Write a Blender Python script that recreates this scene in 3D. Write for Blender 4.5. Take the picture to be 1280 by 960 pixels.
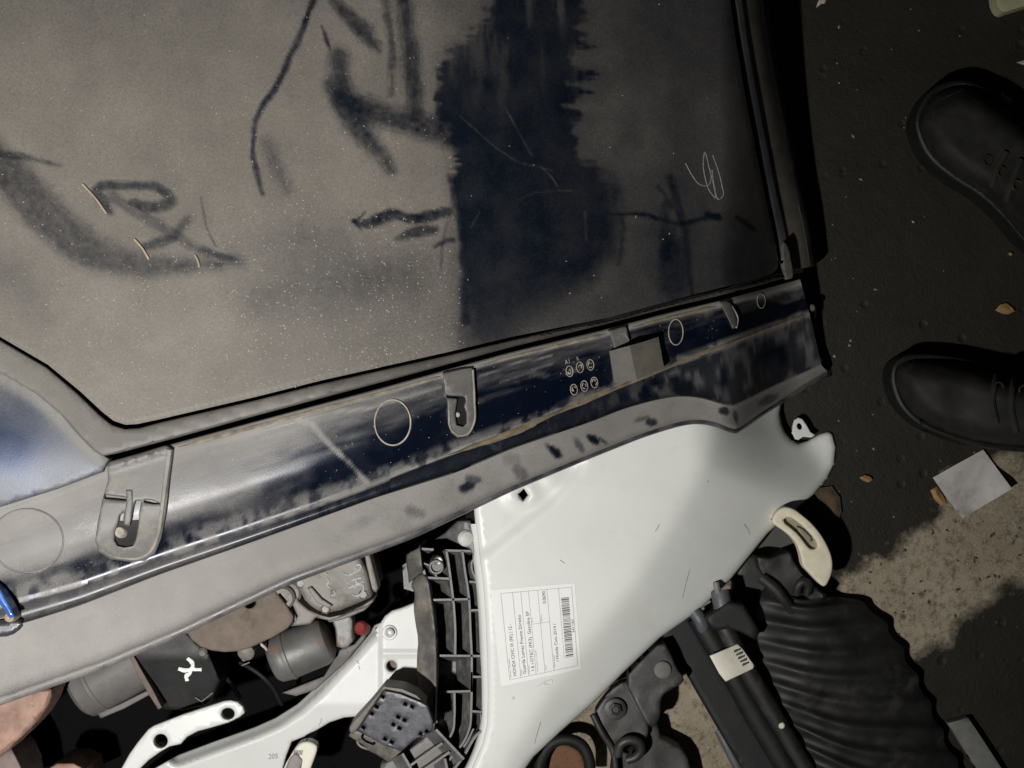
import bpy, math, random
import numpy as np
from mathutils import Vector
from mathutils.geometry import delaunay_2d_cdt

random.seed(7)
rng = np.random.default_rng(11)
for o in list(bpy.data.objects):
    bpy.data.objects.remove(o)
S = bpy.context.scene
COL = S.collection

# ------------------------------------------------------------------ camera, light
H = 1.5            # camera height above the workshop floor
F = 1800.0         # focal length in photo pixels (1280 wide)
cam = bpy.data.cameras.new('camera')
cam.sensor_width = 36.0
cam.lens = F / 1280.0 * 36.0
cam.clip_start = 0.02
cam.clip_end = 60
camo = bpy.data.objects.new('camera', cam)
camo.location = (0, 0, H)
COL.objects.link(camo)
S.camera = camo

W = bpy.data.worlds.new('World')
S.world = W
W.use_nodes = True
W.node_tree.nodes['Background'].inputs[0].default_value = (0.75, 0.85, 1.0, 1)
W.node_tree.nodes['Background'].inputs[1].default_value = 0.012

lt = bpy.data.lights.new('torch', 'SPOT')      # the hand torch held beside the camera
lt.energy = 66
lt.shadow_soft_size = 0.02
lt.spot_size = math.radians(102)
lt.spot_blend = 1.0
lt.color = (1.0, 0.985, 0.955)
lo = bpy.data.objects.new('torch', lt)
lo.location = (-0.36, -0.38, 1.36)
lo.rotation_euler = (Vector((-0.23, -0.11, 0.35)) - lo.location).to_track_quat('-Z', 'Y').to_euler()
COL.objects.link(lo)

S.view_settings.view_transform = 'Standard'
S.view_settings.look = 'None'
S.view_settings.exposure = 0.0
S.view_settings.gamma = 1.0

# ------------------------------------------------------------------ helpers
FZ = 0.165          # level of the workshop floor
LIFT = None        # height added to whatever is being built: 0, a number or a function of (px, py)
def lift(px, py):
    if LIFT is None:
        return 0.0
    return LIFT(px, py) if callable(LIFT) else LIFT
def panel_lift(px, py):
    # the panel slopes and bends down towards its right-hand edge
    u = np.clip((px - 380) / 620.0, 0, 1.3)
    return -.030 * (np.asarray(px, float) - 100) / 900.0 - .137 * u * u - .055 * sstep(900, 1000, np.asarray(px, float))
def P(px, py, z):
    z = float(z + lift(px, py))
    k = (H - z) / F
    return ((px - 640.0) * k, (480.0 - py) * k, z)

def Pa(px, py, z):
    px, py, z = np.broadcast_arrays(np.asarray(px, float), np.asarray(py, float), np.asarray(z, float))
    z = z + lift(px, py)
    k = (H - z) / F
    return np.stack([(px - 640.0) * k, (480.0 - py) * k, z], -1)

def wloc(o):
    v = Vector((0, 0, 0))
    while o:
        v = v + o.location
        o = o.parent
    return v

def thing(name, label, cat, px, py, z=0.0, group=None):
    o = bpy.data.objects.new(name, None)
    o.empty_display_size = 0.02
    o.location = P(px, py, z)
    COL.objects.link(o)
    tag(o, label, cat, group)
    return o

def tag(o, label, cat, group=None):
    o['label'] = label
    o['category'] = cat
    if group:
        o['group'] = group
    return o

def link(name, verts, faces, mat, parent=None, smooth=True, angle=40, attrs=None, origin=None, label=None):
    v = np.asarray(verts, float)
    if parent is not None:
        base = np.array(wloc(parent))
        loc = np.zeros(3)
    else:
        loc = np.array([v[:, 0].mean(), v[:, 1].mean(), v[:, 2].min()]) if origin is None else np.array(origin)
        base = loc
    me = bpy.data.meshes.new(name)
    me.from_pydata((v - base).tolist(), [], [list(map(int, f)) for f in faces])
    me.update()
    if smooth:
        me.polygons.foreach_set('use_smooth', [True] * len(me.polygons))
        me.set_sharp_from_angle(angle=math.radians(angle))
    if attrs:
        for k, a in attrs.items():
            at = me.attributes.new(k, 'FLOAT', 'POINT')
            at.data.foreach_set('value', np.asarray(a, np.float32))
    me.materials.append(mat)
    o = bpy.data.objects.new(name, me)
    if parent is not None:
        o.parent = parent
    else:
        o.location = loc
    COL.objects.link(o)
    if label:
        o['label'] = label
    return o

def chaikin(pts, n=2, closed=True):
    p = np.asarray(pts, float)
    for _ in range(n):
        if closed:
            q = np.roll(p, -1, 0)
            a = p * .75 + q * .25
            b = p * .25 + q * .75
            p = np.stack([a, b], 1).reshape(-1, p.shape[1])
        else:
            a = p[:-1] * .75 + p[1:] * .25
            b = p[:-1] * .25 + p[1:] * .75
            m = np.stack([a, b], 1).reshape(-1, p.shape[1])
            p = np.concatenate([p[:1], m, p[-1:]], 0)
    return p

def densify(p, step, closed=True):
    out = []
    n = len(p)
    for i in range(n if closed else n - 1):
        a, b = p[i], p[(i + 1) % n]
        k = max(1, int(math.ceil(np.linalg.norm(b - a) / step)))
        for j in range(k):
            out.append(a + (b - a) * j / k)
    if not closed:
        out.append(p[-1])
    return np.array(out)

def inside(poly, x, y):
    r = np.zeros(x.shape, bool)
    n = len(poly)
    j = n - 1
    for i in range(n):
        xi, yi = poly[i]
        xj, yj = poly[j]
        c = ((yi > y) != (yj > y))
        with np.errstate(divide='ignore', invalid='ignore'):
            xx = (xj - xi) * (y - yi) / (yj - yi + 1e-12) + xi
        r ^= c & (x < xx)
        j = i
    return r

def segdist(pts, x, y, closed=True):
    """distance to a polyline, and the running parameter (0..1) of the nearest point"""
    p = np.asarray(pts, float)
    n = len(p)
    d = np.full(x.shape, 1e9)
    t = np.zeros(x.shape)
    m = n if closed else n - 1
    for i in range(m):
        a, b = p[i], p[(i + 1) % n]
        v = b - a
        L = v @ v + 1e-9
        u = np.clip(((x - a[0]) * v[0] + (y - a[1]) * v[1]) / L, 0, 1)
        dd = np.hypot(x - a[0] - u * v[0], y - a[1] - u * v[1])
        k = dd < d
        d = np.where(k, dd, d)
        t = np.where(k, (i + u) / m, t)
    return d, t

def sheet(name, outline, z, thick, mat, parent=None, holes=(), step=14, r=0, rz=None, sm=0,
          attrs=None, shear=(0, 0), angle=40, fine=None, label=None, origin=None):
    """a plate of real thickness whose upper face follows z(px,py,d); edges rounded over r pixels"""
    loops = [np.asarray(outline, float)] + [np.asarray(h, float) for h in holes]
    if sm:
        loops = [chaikin(loops[0], sm)] + loops[1:]
    bst = fine or step
    loops = [densify(l, bst) for l in loops]
    pts, edges = [], []
    for l in loops:
        b = len(pts)
        pts += l.tolist()
        edges += [(b + i, b + (i + 1) % len(l)) for i in range(len(l))]
    def dist(x, y):
        d = np.full(x.shape, 1e9)
        for l in loops:
            d = np.minimum(d, segdist(l, x, y)[0])
        return d
    def isin(x, y):
        k = np.zeros(x.shape, bool)
        for l in loops:
            k ^= inside(l, x, y)
        return k
    extra = []
    if r > 0:
        for ins in (r * .12, r * .4, r):
            for l in loops:
                tn = np.roll(l, -1, 0) - np.roll(l, 1, 0)
                tn /= (np.linalg.norm(tn, axis=1)[:, None] + 1e-9)
                for s in (1, -1):
                    q = l + s * ins * np.stack([-tn[:, 1], tn[:, 0]], 1)
                    k = isin(q[:, 0], q[:, 1]) & (dist(q[:, 0], q[:, 1]) > ins * .9)
                    extra.append(q[k])
    mn, mx = loops[0].min(0), loops[0].max(0)
    gx, gy = np.meshgrid(np.arange(mn[0], mx[0], step), np.arange(mn[1], mx[1], step * .87))
    gx = gx + (np.arange(gx.shape[0]) % 2)[:, None] * step * .5
    gx, gy = gx.ravel() + rng.uniform(-.1, .1, gx.size) * step, gy.ravel()
    if gx.size:
        k = isin(gx, gy) 
        gx, gy = gx[k], gy[k]
        k = dist(gx, gy) > max(r * 1.25, bst * .45)
        extra.append(np.stack([gx[k], gy[k]], 1))
    if extra:
        e = np.concatenate(extra, 0)
        pts += e.tolist()
    res = delaunay_2d_cdt([Vector(p) for p in pts], edges, [], 0, 1e-5)
    v2 = np.array([tuple(v) for v in res[0]])
    tr = np.array([f for f in res[2] if len(f) == 3])
    c = v2[tr].mean(1)
    tr = tr[isin(c[:, 0], c[:, 1])]
    used = np.unique(tr)
    mp = -np.ones(len(v2), int)
    mp[used] = np.arange(len(used))
    v2, tr = v2[used], mp[tr]
    x, y = v2[:, 0], v2[:, 1]
    d = dist(x, y)
    zz = z(x, y, d) if callable(z) else np.full(x.shape, float(z))
    zz = np.asarray(zz, float) + np.zeros(x.shape)
    if r > 0:
        rr = rz if rz is not None else r * (H - .3) / F
        u = np.clip(1 - d / r, 0, 1)
        zz = zz - rr * (1 - np.sqrt(np.clip(1 - u * u, 0, 1)))
    top = Pa(x, y, zz)
    a, b, cc = top[tr[:, 0]], top[tr[:, 1]], top[tr[:, 2]]
    flip = ((b[:, 0] - a[:, 0]) * (cc[:, 1] - a[:, 1]) - (b[:, 1] - a[:, 1]) * (cc[:, 0] - a[:, 0])) < 0
    tr[flip] = tr[flip][:, ::-1]
    n = len(x)
    bz = top[:, 2] - thick
    k = (H - bz) / F
    bot = np.stack([top[:, 0] + shear[0] * k, top[:, 1] - shear[1] * k, bz], 1)
    cnt = {}
    for f in tr:
        for i in range(3):
            e = (f[i], f[(i + 1) % 3])
            cnt[e] = 1
    faces = tr.tolist() + (tr[:, ::-1] + n).tolist()
    for (i, j) in cnt:
        if (j, i) not in cnt:
            faces.append([i, i + n, j + n, j])
    av = None
    if attrs:
        av = {kk: np.tile(np.asarray(fn(x, y), float) + np.zeros(n), 2) for kk, fn in attrs.items()}
    return link(name, np.concatenate([top, bot]), faces, mat, parent, True, angle, av, origin, label)

def grid_link(name, V, mat, parent=None, thick=0.0, attrs=None, angle=50, origin=None, label=None):
    m, n = V.shape[:2]
    idx = np.arange(m * n).reshape(m, n)
    q = np.stack([idx[:-1, :-1], idx[:-1, 1:], idx[1:, 1:], idx[1:, :-1]], -1).reshape(-1, 4)
    v = V.reshape(-1, 3)
    a, b, c = v[q[:, 0]], v[q[:, 1]], v[q[:, 2]]
    area = ((b[:, 0] - a[:, 0]) * (c[:, 1] - a[:, 1]) - (b[:, 1] - a[:, 1]) * (c[:, 0] - a[:, 0])).sum()
    if area < 0:
        q = q[:, ::-1]
    faces = q.tolist()
    if thick > 0:
        w = v.copy()
        w[:, 2] -= thick
        N = m * n
        faces += (q[:, ::-1] + N).tolist()
        ring = idx[0, :].tolist() + idx[1:, -1].tolist() + idx[-1, -2::-1].tolist() + idx[-2:0:-1, 0].tolist()
        for i in range(len(ring)):
            p, s = ring[i], ring[(i + 1) % len(ring)]
            f = [p, s, s + N, p + N] if area < 0 else [s, p, p + N, s + N]
            faces.append(f[::-1])
        v = np.concatenate([v, w])
        if attrs:
            attrs = {k: np.tile(np.asarray(a_).ravel(), 2) for k, a_ in attrs.items()}
    elif attrs:
        attrs = {k: np.asarray(a_).ravel() for k, a_ in attrs.items()}
    return link(name, v, faces, mat, parent, True, angle, attrs, origin, label)

def smoothpath(p, n):
    """Catmull-Rom resampling of a polyline to n points"""
    p = np.asarray(p, float)
    d = np.concatenate([[0], np.cumsum(np.linalg.norm(np.diff(p[:, :2], axis=0), axis=1))])
    t = np.linspace(0, d[-1], n)
    out = np.zeros((n, p.shape[1]))
    m = np.gradient(p, d, axis=0)
    i = np.clip(np.searchsorted(d, t, side='right') - 1, 0, len(p) - 2)
    h = (d[i + 1] - d[i])[:, None]
    u = ((t - d[i]) / h[:, 0])[:, None]
    out = (2 * u**3 - 3 * u**2 + 1) * p[i] + (u**3 - 2 * u**2 + u) * h * m[i] + (-2 * u**3 + 3 * u**2) * p[i + 1] + (u**3 - u**2) * h * m[i + 1]
    return out

def tube_mesh(pts, rad, sides=10, flat=1.0):
    p = np.asarray(pts, float)
    n = len(p)
    rad = np.broadcast_to(np.asarray(rad, float), (n,))
    V, Fc = [], []
    t = np.gradient(p, axis=0)
    t /= np.linalg.norm(t, axis=1)[:, None] + 1e-12
    up = np.array([0, 0, 1.0])
    for i in range(n):
        s = np.cross(t[i], up)
        if np.linalg.norm(s) < 1e-3:
            s = np.array([1.0, 0, 0])
        s /= np.linalg.norm(s)
        w = np.cross(s, t[i])
        for k in range(sides):
            a = 2 * math.pi * k / sides
            V.append(p[i] + rad[i] * (math.cos(a) * s + flat * math.sin(a) * w))
    for i in range(n - 1):
        for k in range(sides):
            Fc.append([i * sides + k, i * sides + (k + 1) % sides, (i + 1) * sides + (k + 1) % sides, (i + 1) * sides + k])
    Fc.append(list(range(sides))[::-1])
    Fc.append([(n - 1) * sides + k for k in range(sides)])
    return np.array(V), Fc

def tube(name, pxpts, rad, mat, parent=None, sides=10, n=None, flat=1.0, label=None):
    p = np.asarray(pxpts, float)
    if n:
        p = smoothpath(p, n)
    V, Fc = tube_mesh(Pa(p[:, 0], p[:, 1], p[:, 2]), rad, sides, flat)
    return link(name, V, Fc, mat, parent, True, 50, label=label)

def lathe_mesh(p0, axis, prof, seg=32):
    """prof: list of (height along axis in m, radius in m)"""
    a = Vector(axis).normalized()
    s = a.orthogonal().normalized()
    w = a.cross(s)
    V, Fc = [], []
    for h, r in prof:
        for k in range(seg):
            t = 2 * math.pi * k / seg
            V.append(tuple(Vector(p0) + a * h + (s * math.cos(t) + w * math.sin(t)) * max(r, 1e-5)))
    for i in range(len(prof) - 1):
        for k in range(seg):
            Fc.append([i * seg + k, i * seg + (k + 1) % seg, (i + 1) * seg + (k + 1) % seg, (i + 1) * seg + k])
    Fc.append(list(range(seg))[::-1])
    Fc.append([(len(prof) - 1) * seg + k for k in range(seg)])
    return np.array(V), Fc

def lathe(name, p0, axis, prof, mat, parent=None, seg=32, angle=35, label=None):
    V, Fc = lathe_mesh(p0, axis, prof, seg)
    return link(name, V, Fc, mat, parent, True, angle, label=label)

def join(parts):
    V, Fc, b = [], [], 0
    for v, f in parts:
        V.append(np.asarray(v, float))
        Fc += [[i + b for i in q] for q in f]
        b += len(v)
    return np.concatenate(V), Fc

def circ(cx, cy, rx, ry=None, n=28, rot=0):
    ry = ry or rx
    t = np.linspace(0, 2 * math.pi, n, endpoint=False)
    x, y = rx * np.cos(t), ry * np.sin(t)
    c, s = math.cos(rot), math.sin(rot)
    return np.stack([cx + x * c - y * s, cy + x * s + y * c], 1)

def text_tris(s, size=1.0):
    cu = bpy.data.curves.new('t', 'FONT')
    cu.body = s
    cu.size = size
    cu.resolution_u = 2
    ob = bpy.data.objects.new('t', cu)
    COL.objects.link(ob)
    dg = bpy.context.evaluated_depsgraph_get()
    me = bpy.data.meshes.new_from_object(ob.evaluated_get(dg))
    v = np.array([tuple(q.co) for q in me.vertices])
    f = [list(p.vertices) for p in me.polygons]
    bpy.data.objects.remove(ob)
    bpy.data.curves.remove(cu)
    bpy.data.meshes.remove(me)
    return v, f

# value noise in numpy (for dust maps)
_NT = rng.random((256, 256))
def vnoise(x, y, s):
    x, y = x / s, y / s
    xi, yi = np.floor(x).astype(int), np.floor(y).astype(int)
    fx, fy = x - xi, y - yi
    fx, fy = fx * fx * (3 - 2 * fx), fy * fy * (3 - 2 * fy)
    g = lambda a, b: _NT[a % 256, b % 256]
    return (g(xi, yi) * (1 - fx) + g(xi + 1, yi) * fx) * (1 - fy) + (g(xi, yi + 1) * (1 - fx) + g(xi + 1, yi + 1) * fx) * fy
def fbm(x, y, s, o=4):
    a, t, n = .5, 0, 0
    for i in range(o):
        t = t + a * vnoise(x + 37.1 * i, y + 11.7 * i, s)
        n += a
        a *= .55
        s *= .5
    return t / n
def sstep(a, b, x):
    t = np.clip((x - a) / (b - a), 0, 1)
    return t * t * (3 - 2 * t)

# ------------------------------------------------------------------ materials
def new_mat(name):
    m = bpy.data.materials.new(name)
    m.use_nodes = True
    nt = m.node_tree
    b = nt.nodes['Principled BSDF']
    return m, nt, b
def node(nt, t, **kw):
    n = nt.nodes.new(t)
    for k, v in kw.items():
        if k in n.inputs:
            n.inputs[k].default_value = v
        else:
            setattr(n, k, v)
    return n
def noise(nt, co, scale, detail=6, rough=.6):
    n = node(nt, 'ShaderNodeTexNoise', Scale=scale, Detail=detail, Roughness=rough)
    nt.links.new(co, n.inputs['Vector'])
    return n.outputs['Fac']
def ramp(nt, fac, a, b, lo=0.0, hi=1.0):
    n = node(nt, 'ShaderNodeMapRange')
    n.inputs['From Min'].default_value = a
    n.inputs['From Max'].default_value = b
    n.inputs['To Min'].default_value = lo
    n.inputs['To Max'].default_value = hi
    nt.links.new(fac, n.inputs['Value'])
    return n.outputs['Result']
def mixc(nt, fac, a, b):
    n = node(nt, 'ShaderNodeMix', data_type='RGBA')
    if isinstance(fac, (int, float)):
        n.inputs[0].default_value = fac
    else:
        nt.links.new(fac, n.inputs[0])
    for s, v in ((6, a), (7, b)):
        if isinstance(v, (tuple, list)):
            n.inputs[s].default_value = tuple(v) + (1,) if len(v) == 3 else v
        else:
            nt.links.new(v, n.inputs[s])
    return n.outputs[2]
def math_(nt, op, a, b=None, clamp=False):
    n = node(nt, 'ShaderNodeMath', operation=op, use_clamp=clamp)
    for i, v in enumerate((a, b)):
        if v is None:
            continue
        if isinstance(v, (int, float)):
            n.inputs[i].default_value = v
        else:
            nt.links.new(v, n.inputs[i])
    return n.outputs[0]
def bump(nt, bsdf, h, strength=.3, dist=.001):
    n = node(nt, 'ShaderNodeBump', Strength=strength, Distance=dist)
    nt.links.new(h, n.inputs['Height'])
    nt.links.new(n.outputs[0], bsdf.inputs['Normal'])
def pos(nt):
    return node(nt, 'ShaderNodeNewGeometry').outputs['Position']

def simple(name, col, rough=.5, metal=0.0, var=.25, vscale=40, grime=None, gcut=(.5, .7), gscale=25, bs=.15, bscale=300, bdist=.0005, spec=.5, coat=0.0):
    m, nt, b = new_mat(name)
    co = pos(nt)
    n1 = noise(nt, co, vscale, 8)
    dark = tuple(c * (1 - var) for c in col)
    lite = tuple(min(1, c * (1 + var)) for c in col)
    c = mixc(nt, ramp(nt, n1, .3, .7), dark, lite)
    rr = ramp(nt, n1, .3, .7, rough - .06, min(1, rough + .08))
    if grime:
        g = ramp(nt, noise(nt, co, gscale, 9, .68), gcut[0], gcut[1])
        c = mixc(nt, g, c, grime)
        rr = math_(nt, 'ADD', rr, math_(nt, 'MULTIPLY', g, .2), True)
    nt.links.new(c, b.inputs['Base Color'])
    nt.links.new(rr, b.inputs['Roughness'])
    b.inputs['Metallic'].default_value = metal
    b.inputs['Specular IOR Level'].default_value = spec
    b.inputs['Coat Weight'].default_value = coat
    b.inputs['Coat Roughness'].default_value = .15
    bump(nt, b, noise(nt, co, bscale, 4), bs, bdist)
    return m

def dusty(name, base, dust, rb=.3, rd=.6, grain=900, metal=0.0, spec=.5, specks=True):
    """dark paint or plastic under a layer of dust whose thickness is the 'dust' attribute"""
    m, nt, b = new_mat(name)
    co = pos(nt)
    at = node(nt, 'ShaderNodeAttribute', attribute_name='dust').outputs['Fac']
    n1 = noise(nt, co, 30, 8, .65)
    n2 = noise(nt, co, grain, 3, .6)
    d = math_(nt, 'ADD', at, ramp(nt, n1, .3, .7, -.06, .06))
    d = math_(nt, 'ADD', d, math_(nt, 'MULTIPLY', ramp(nt, n2, .25, .75, -.24, .24), math_(nt, 'ADD', math_(nt, 'MULTIPLY', at, .8), .12)), True)
    dc = mixc(nt, ramp(nt, noise(nt, co, 12, 6), .35, .65), tuple(c * .85 for c in dust), tuple(c * 1.12 for c in dust))
    c = mixc(nt, d, base, dc)
    if specks:
        vo = node(nt, 'ShaderNodeTexVoronoi', Scale=210.0)
        nt.links.new(co, vo.inputs['Vector'])
        sp = ramp(nt, vo.outputs['Distance'], .05, .11, 1, 0)
        sel = node(nt, 'ShaderNodeSeparateColor')
        nt.links.new(vo.outputs['Color'], sel.inputs[0])
        sp = math_(nt, 'MULTIPLY', sp, ramp(nt, sel.outputs[0], .55, .65))
        sp = math_(nt, 'MULTIPLY', sp, math_(nt, 'MULTIPLY', math_(nt, 'MULTIPLY', d, d), .8))
        c = mixc(nt, sp, c, (.31, .285, .24))
    nt.links.new(c, b.inputs['Base Color'])
    nt.links.new(ramp(nt, d, 0, 1, rb, rd), b.inputs['Roughness'])
    nt.links.new(ramp(nt, d, 0, .7, metal, 0), b.inputs['Metallic'])
    nt.links.new(ramp(nt, d, 0, 1, spec, spec * .55), b.inputs['Specular IOR Level'])
    bump(nt, b, math_(nt, 'ADD', math_(nt, 'MULTIPLY', n2, .6), d), .12, .0005)
    return m

DUST = (.203, .181, .154)
M = {}
M['pane'] = dusty('dusty_navy_paint', (.0052, .0096, .0190), DUST, .40, .58, spec=.4, metal=.4, grain=620)
M['trim'] = dusty('dusty_navy_trim', (.0048, .0095, .0235), (.228, .216, .200), .25, .6, metal=.55, spec=.45)
M['corner'] = dusty('dusty_blue_corner', (.014, .030, .078), (.225, .218, .205), .34, .6, metal=.55, spec=.5)
M['frame'] = dusty('dusty_black_frame', (.012, .012, .013), (.19, .174, .15), .4, .6)
M['rubber'] = simple('black_rubber', (.006, .006, .0062), .62, spec=.35, var=.3, grime=(.022, .02, .017), gcut=(.55, .8), bs=.2)
M['seal'] = simple('grey_seal', (.06, .063, .072), .5, var=.3, grime=(.06, .055, .045))
M['rail'] = simple('dusty_rail', (.09, .082, .066), .6, var=.4, grime=(.1, .085, .06), gcut=(.45, .75))
M['clip'] = simple('dusty_clip_plastic', (.115, .11, .103), .5, var=.25, grime=(.24, .22, .18), gcut=(.5, .75), gscale=60)
M['foam'] = simple('grey_foam_block', (.105, .10, .09), .9, var=.2, vscale=90, grime=(.17, .145, .1), gcut=(.55, .75), bs=.5, bscale=700)
M['ring'] = simple('raised_ring_dust', (.34, .31, .25), .7, var=.4, vscale=120)
M['chalk'] = simple('chalk_mark', (.30, .31, .31), .9, var=.35, vscale=300)
M['paintmark'] = simple('white_paint_mark', (.72, .73, .70), .6, var=.12, vscale=200)
M['bluehi'] = simple('blue_highlight_paint', (.03, .10, .34), .15, spec=.9)
M['speck'] = simple('pale_grit', (.36, .33, .28), .9, var=.4, vscale=200)
M['clipridge'] = simple('clip_edge_dust', (.20, .187, .16), .6, var=.4, vscale=120)
M['straw'] = simple('dry_straw', (.36, .29, .20), .7, var=.3, vscale=100)
M['blackplastic'] = simple('black_moulded_plastic', (.075, .075, .076), .42, var=.35, vscale=60, grime=(.20, .18, .15), gcut=(.5, .74), gscale=70, bs=.3)
M['dirtyplastic'] = simple('dirty_flange_plastic', (.085, .08, .075), .5, var=.4, vscale=60, grime=(.21, .18, .14), gcut=(.45, .72), gscale=50, bs=.35)
M['vent'] = simple('grey_black_box_plastic', (.05, .051, .062), .42, var=.35, vscale=120, grime=(.11, .105, .105), gcut=(.55, .8), gscale=120, bs=.3)
M['steel'] = simple('bolt_steel', (.42, .40, .37), .35, 1.0, var=.25, vscale=150, grime=(.2, .11, .06), gcut=(.55, .75), gscale=220)
M['rust'] = simple('rusty_brown_steel', (.125, .096, .074), .75, var=.35, vscale=90, grime=(.055, .042, .036), gcut=(.55, .7), gscale=45, bs=.5, bscale=500)
M['rust2'] = simple('orange_rust', (.13, .062, .030), .9, var=.45, vscale=150, grime=(.05, .03, .02), gcut=(.5, .7), gscale=150, bs=.7)
M['alu'] = simple('cast_aluminium', (.17, .158, .14), .6, .2, var=.3, vscale=60, grime=(.075, .06, .045), gcut=(.52, .78), gscale=50, bs=.5, bscale=350)
M['motor'] = simple('grey_motor_can', (.13, .127, .12), .5, .3, var=.22, vscale=50, grime=(.22, .10, .05), gcut=(.54, .7), gscale=45, bs=.4)
M['beam'] = simple('black_beam_paint', (.008, .008, .0085), .5, spec=.3, var=.4, grime=(.022, .02, .017), gcut=(.55, .8))
M['greysheet'] = simple('grey_pipe_paint', (.12, .113, .108), .6, var=.3, vscale=50, grime=(.06, .048, .04), gcut=(.5, .75))
M['pink'] = simple('flaking_pink_rust', (.30, .185, .14), .7, var=.35, vscale=60, grime=(.14, .06, .035), gcut=(.54, .7), gscale=55, bs=.6, bscale=200)
M['pale'] = simple('dull_mauve_rust', (.20, .15, .14), .75, var=.3, vscale=60, grime=(.1, .06, .05), bs=.5)
M['red'] = simple('red_plastic', (.16, .015, .012), .5)
M['tagwhite'] = simple('off_white_tag', (.55, .52, .44), .55, var=.1, grime=(.35, .31, .24), gcut=(.6, .85))
M['ink'] = simple('print_ink', (.06, .06, .06), .7)
M['greyink'] = simple('thin_print_ink', (.26, .26, .27), .7)
M['sticker'] = simple('sticker_paper', (.69, .695, .672), .55, var=.02)
M['darkmetal'] = simple('black_painted_steel', (.022, .021, .020), .5, var=.35, vscale=50, grime=(.05, .045, .037), gcut=(.5, .8), gscale=40, bs=.3)
M['cream'] = simple('cream_plastic', (.56, .51, .38), .55, var=.12, vscale=60, grime=(.27, .23, .15), gcut=(.6, .85), gscale=80)
M['creamdirt'] = simple('dirty_cream_channel', (.20, .18, .125), .65, var=.35, vscale=120)
M['liner'] = simple('black_ribbed_rubber', (.0085, .0083, .008), .62, var=.35, vscale=60, grime=(.045, .04, .034), gcut=(.55, .85), gscale=30, bs=.3, bscale=200)
M['paper'] = simple('grubby_paper', (.36, .345, .33), .85, var=.06, vscale=20, grime=(.22, .20, .175), gcut=(.50, .72), gscale=45)
M['leaf'] = simple('dry_leaf', (.22, .125, .045), .8, var=.4, vscale=150)
M['leafdark'] = simple('brown_leaf_mush', (.055, .035, .02), .85, var=.5, vscale=100)
M['scrap'] = simple('pale_scrap', (.32, .26, .22), .8, var=.3, vscale=150)
M['tile'] = simple('cream_offcut', (.25, .25, .15), .7, var=.15)
M['strap'] = simple('grey_strap', (.11, .11, .10), .75, var=.25, vscale=80)
M['bootleather'] = simple('black_boot_leather', (.010, .0095, .009), .68, spec=.25, var=.35, vscale=50, grime=(.022, .02, .018), gcut=(.5, .85), gscale=40, bs=.45, bscale=350)
M['bootsole'] = simple('black_boot_sole', (.006, .006, .006), .55, spec=.3, var=.3, vscale=60)
M['brass'] = simple('eyelet_brass', (.30, .19, .12), .35, 1.0, var=.2)
M['lace'] = simple('boot_lace', (.009, .0085, .008), .9)
M['grey_plate'] = simple('dark_grey_plate', (.045, .047, .042), .65, var=.25)  # plain dark grey of the plate inside the cream bracket

def white_paint(name, col):
    m, nt, b = new_mat(name)
    co = pos(nt)
    n1 = noise(nt, co, 14, 6)
    c = mixc(nt, ramp(nt, n1, .35, .65), tuple(x * .96 for x in col), col)
    g = ramp(nt, noise(nt, co, 30, 10, .75), .57, .80, 0, .55)
    c = mixc(nt, g, c, (.47, .43, .35))
    vo = node(nt, 'ShaderNodeTexVoronoi', Scale=38.0)
    nt.links.new(co, vo.inputs['Vector'])
    sel = node(nt, 'ShaderNodeSeparateColor')
    nt.links.new(vo.outputs['Color'], sel.inputs[0])
    sp = math_(nt, 'MULTIPLY', ramp(nt, vo.outputs['Distance'], .03, .07, 1, 0), ramp(nt, sel.outputs[1], .75, .8))
    c = mixc(nt, math_(nt, 'MULTIPLY', sp, .6), c, (.25, .2, .13))
    nt.links.new(c, b.inputs['Base Color'])
    b.inputs['Roughness'].default_value = .38
    b.inputs['Specular IOR Level'].default_value = .35
    nt.links.new(ramp(nt, n1, .3, .7, .34, .46), b.inputs['Roughness'])
    bump(nt, b, noise(nt, co, 60, 3), .05, .0006)
    return m
M['white'] = white_paint('white_car_paint', (.61, .62, .585))
M['white2'] = white_paint('white_primer_paint', (.52, .525, .505))

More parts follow.
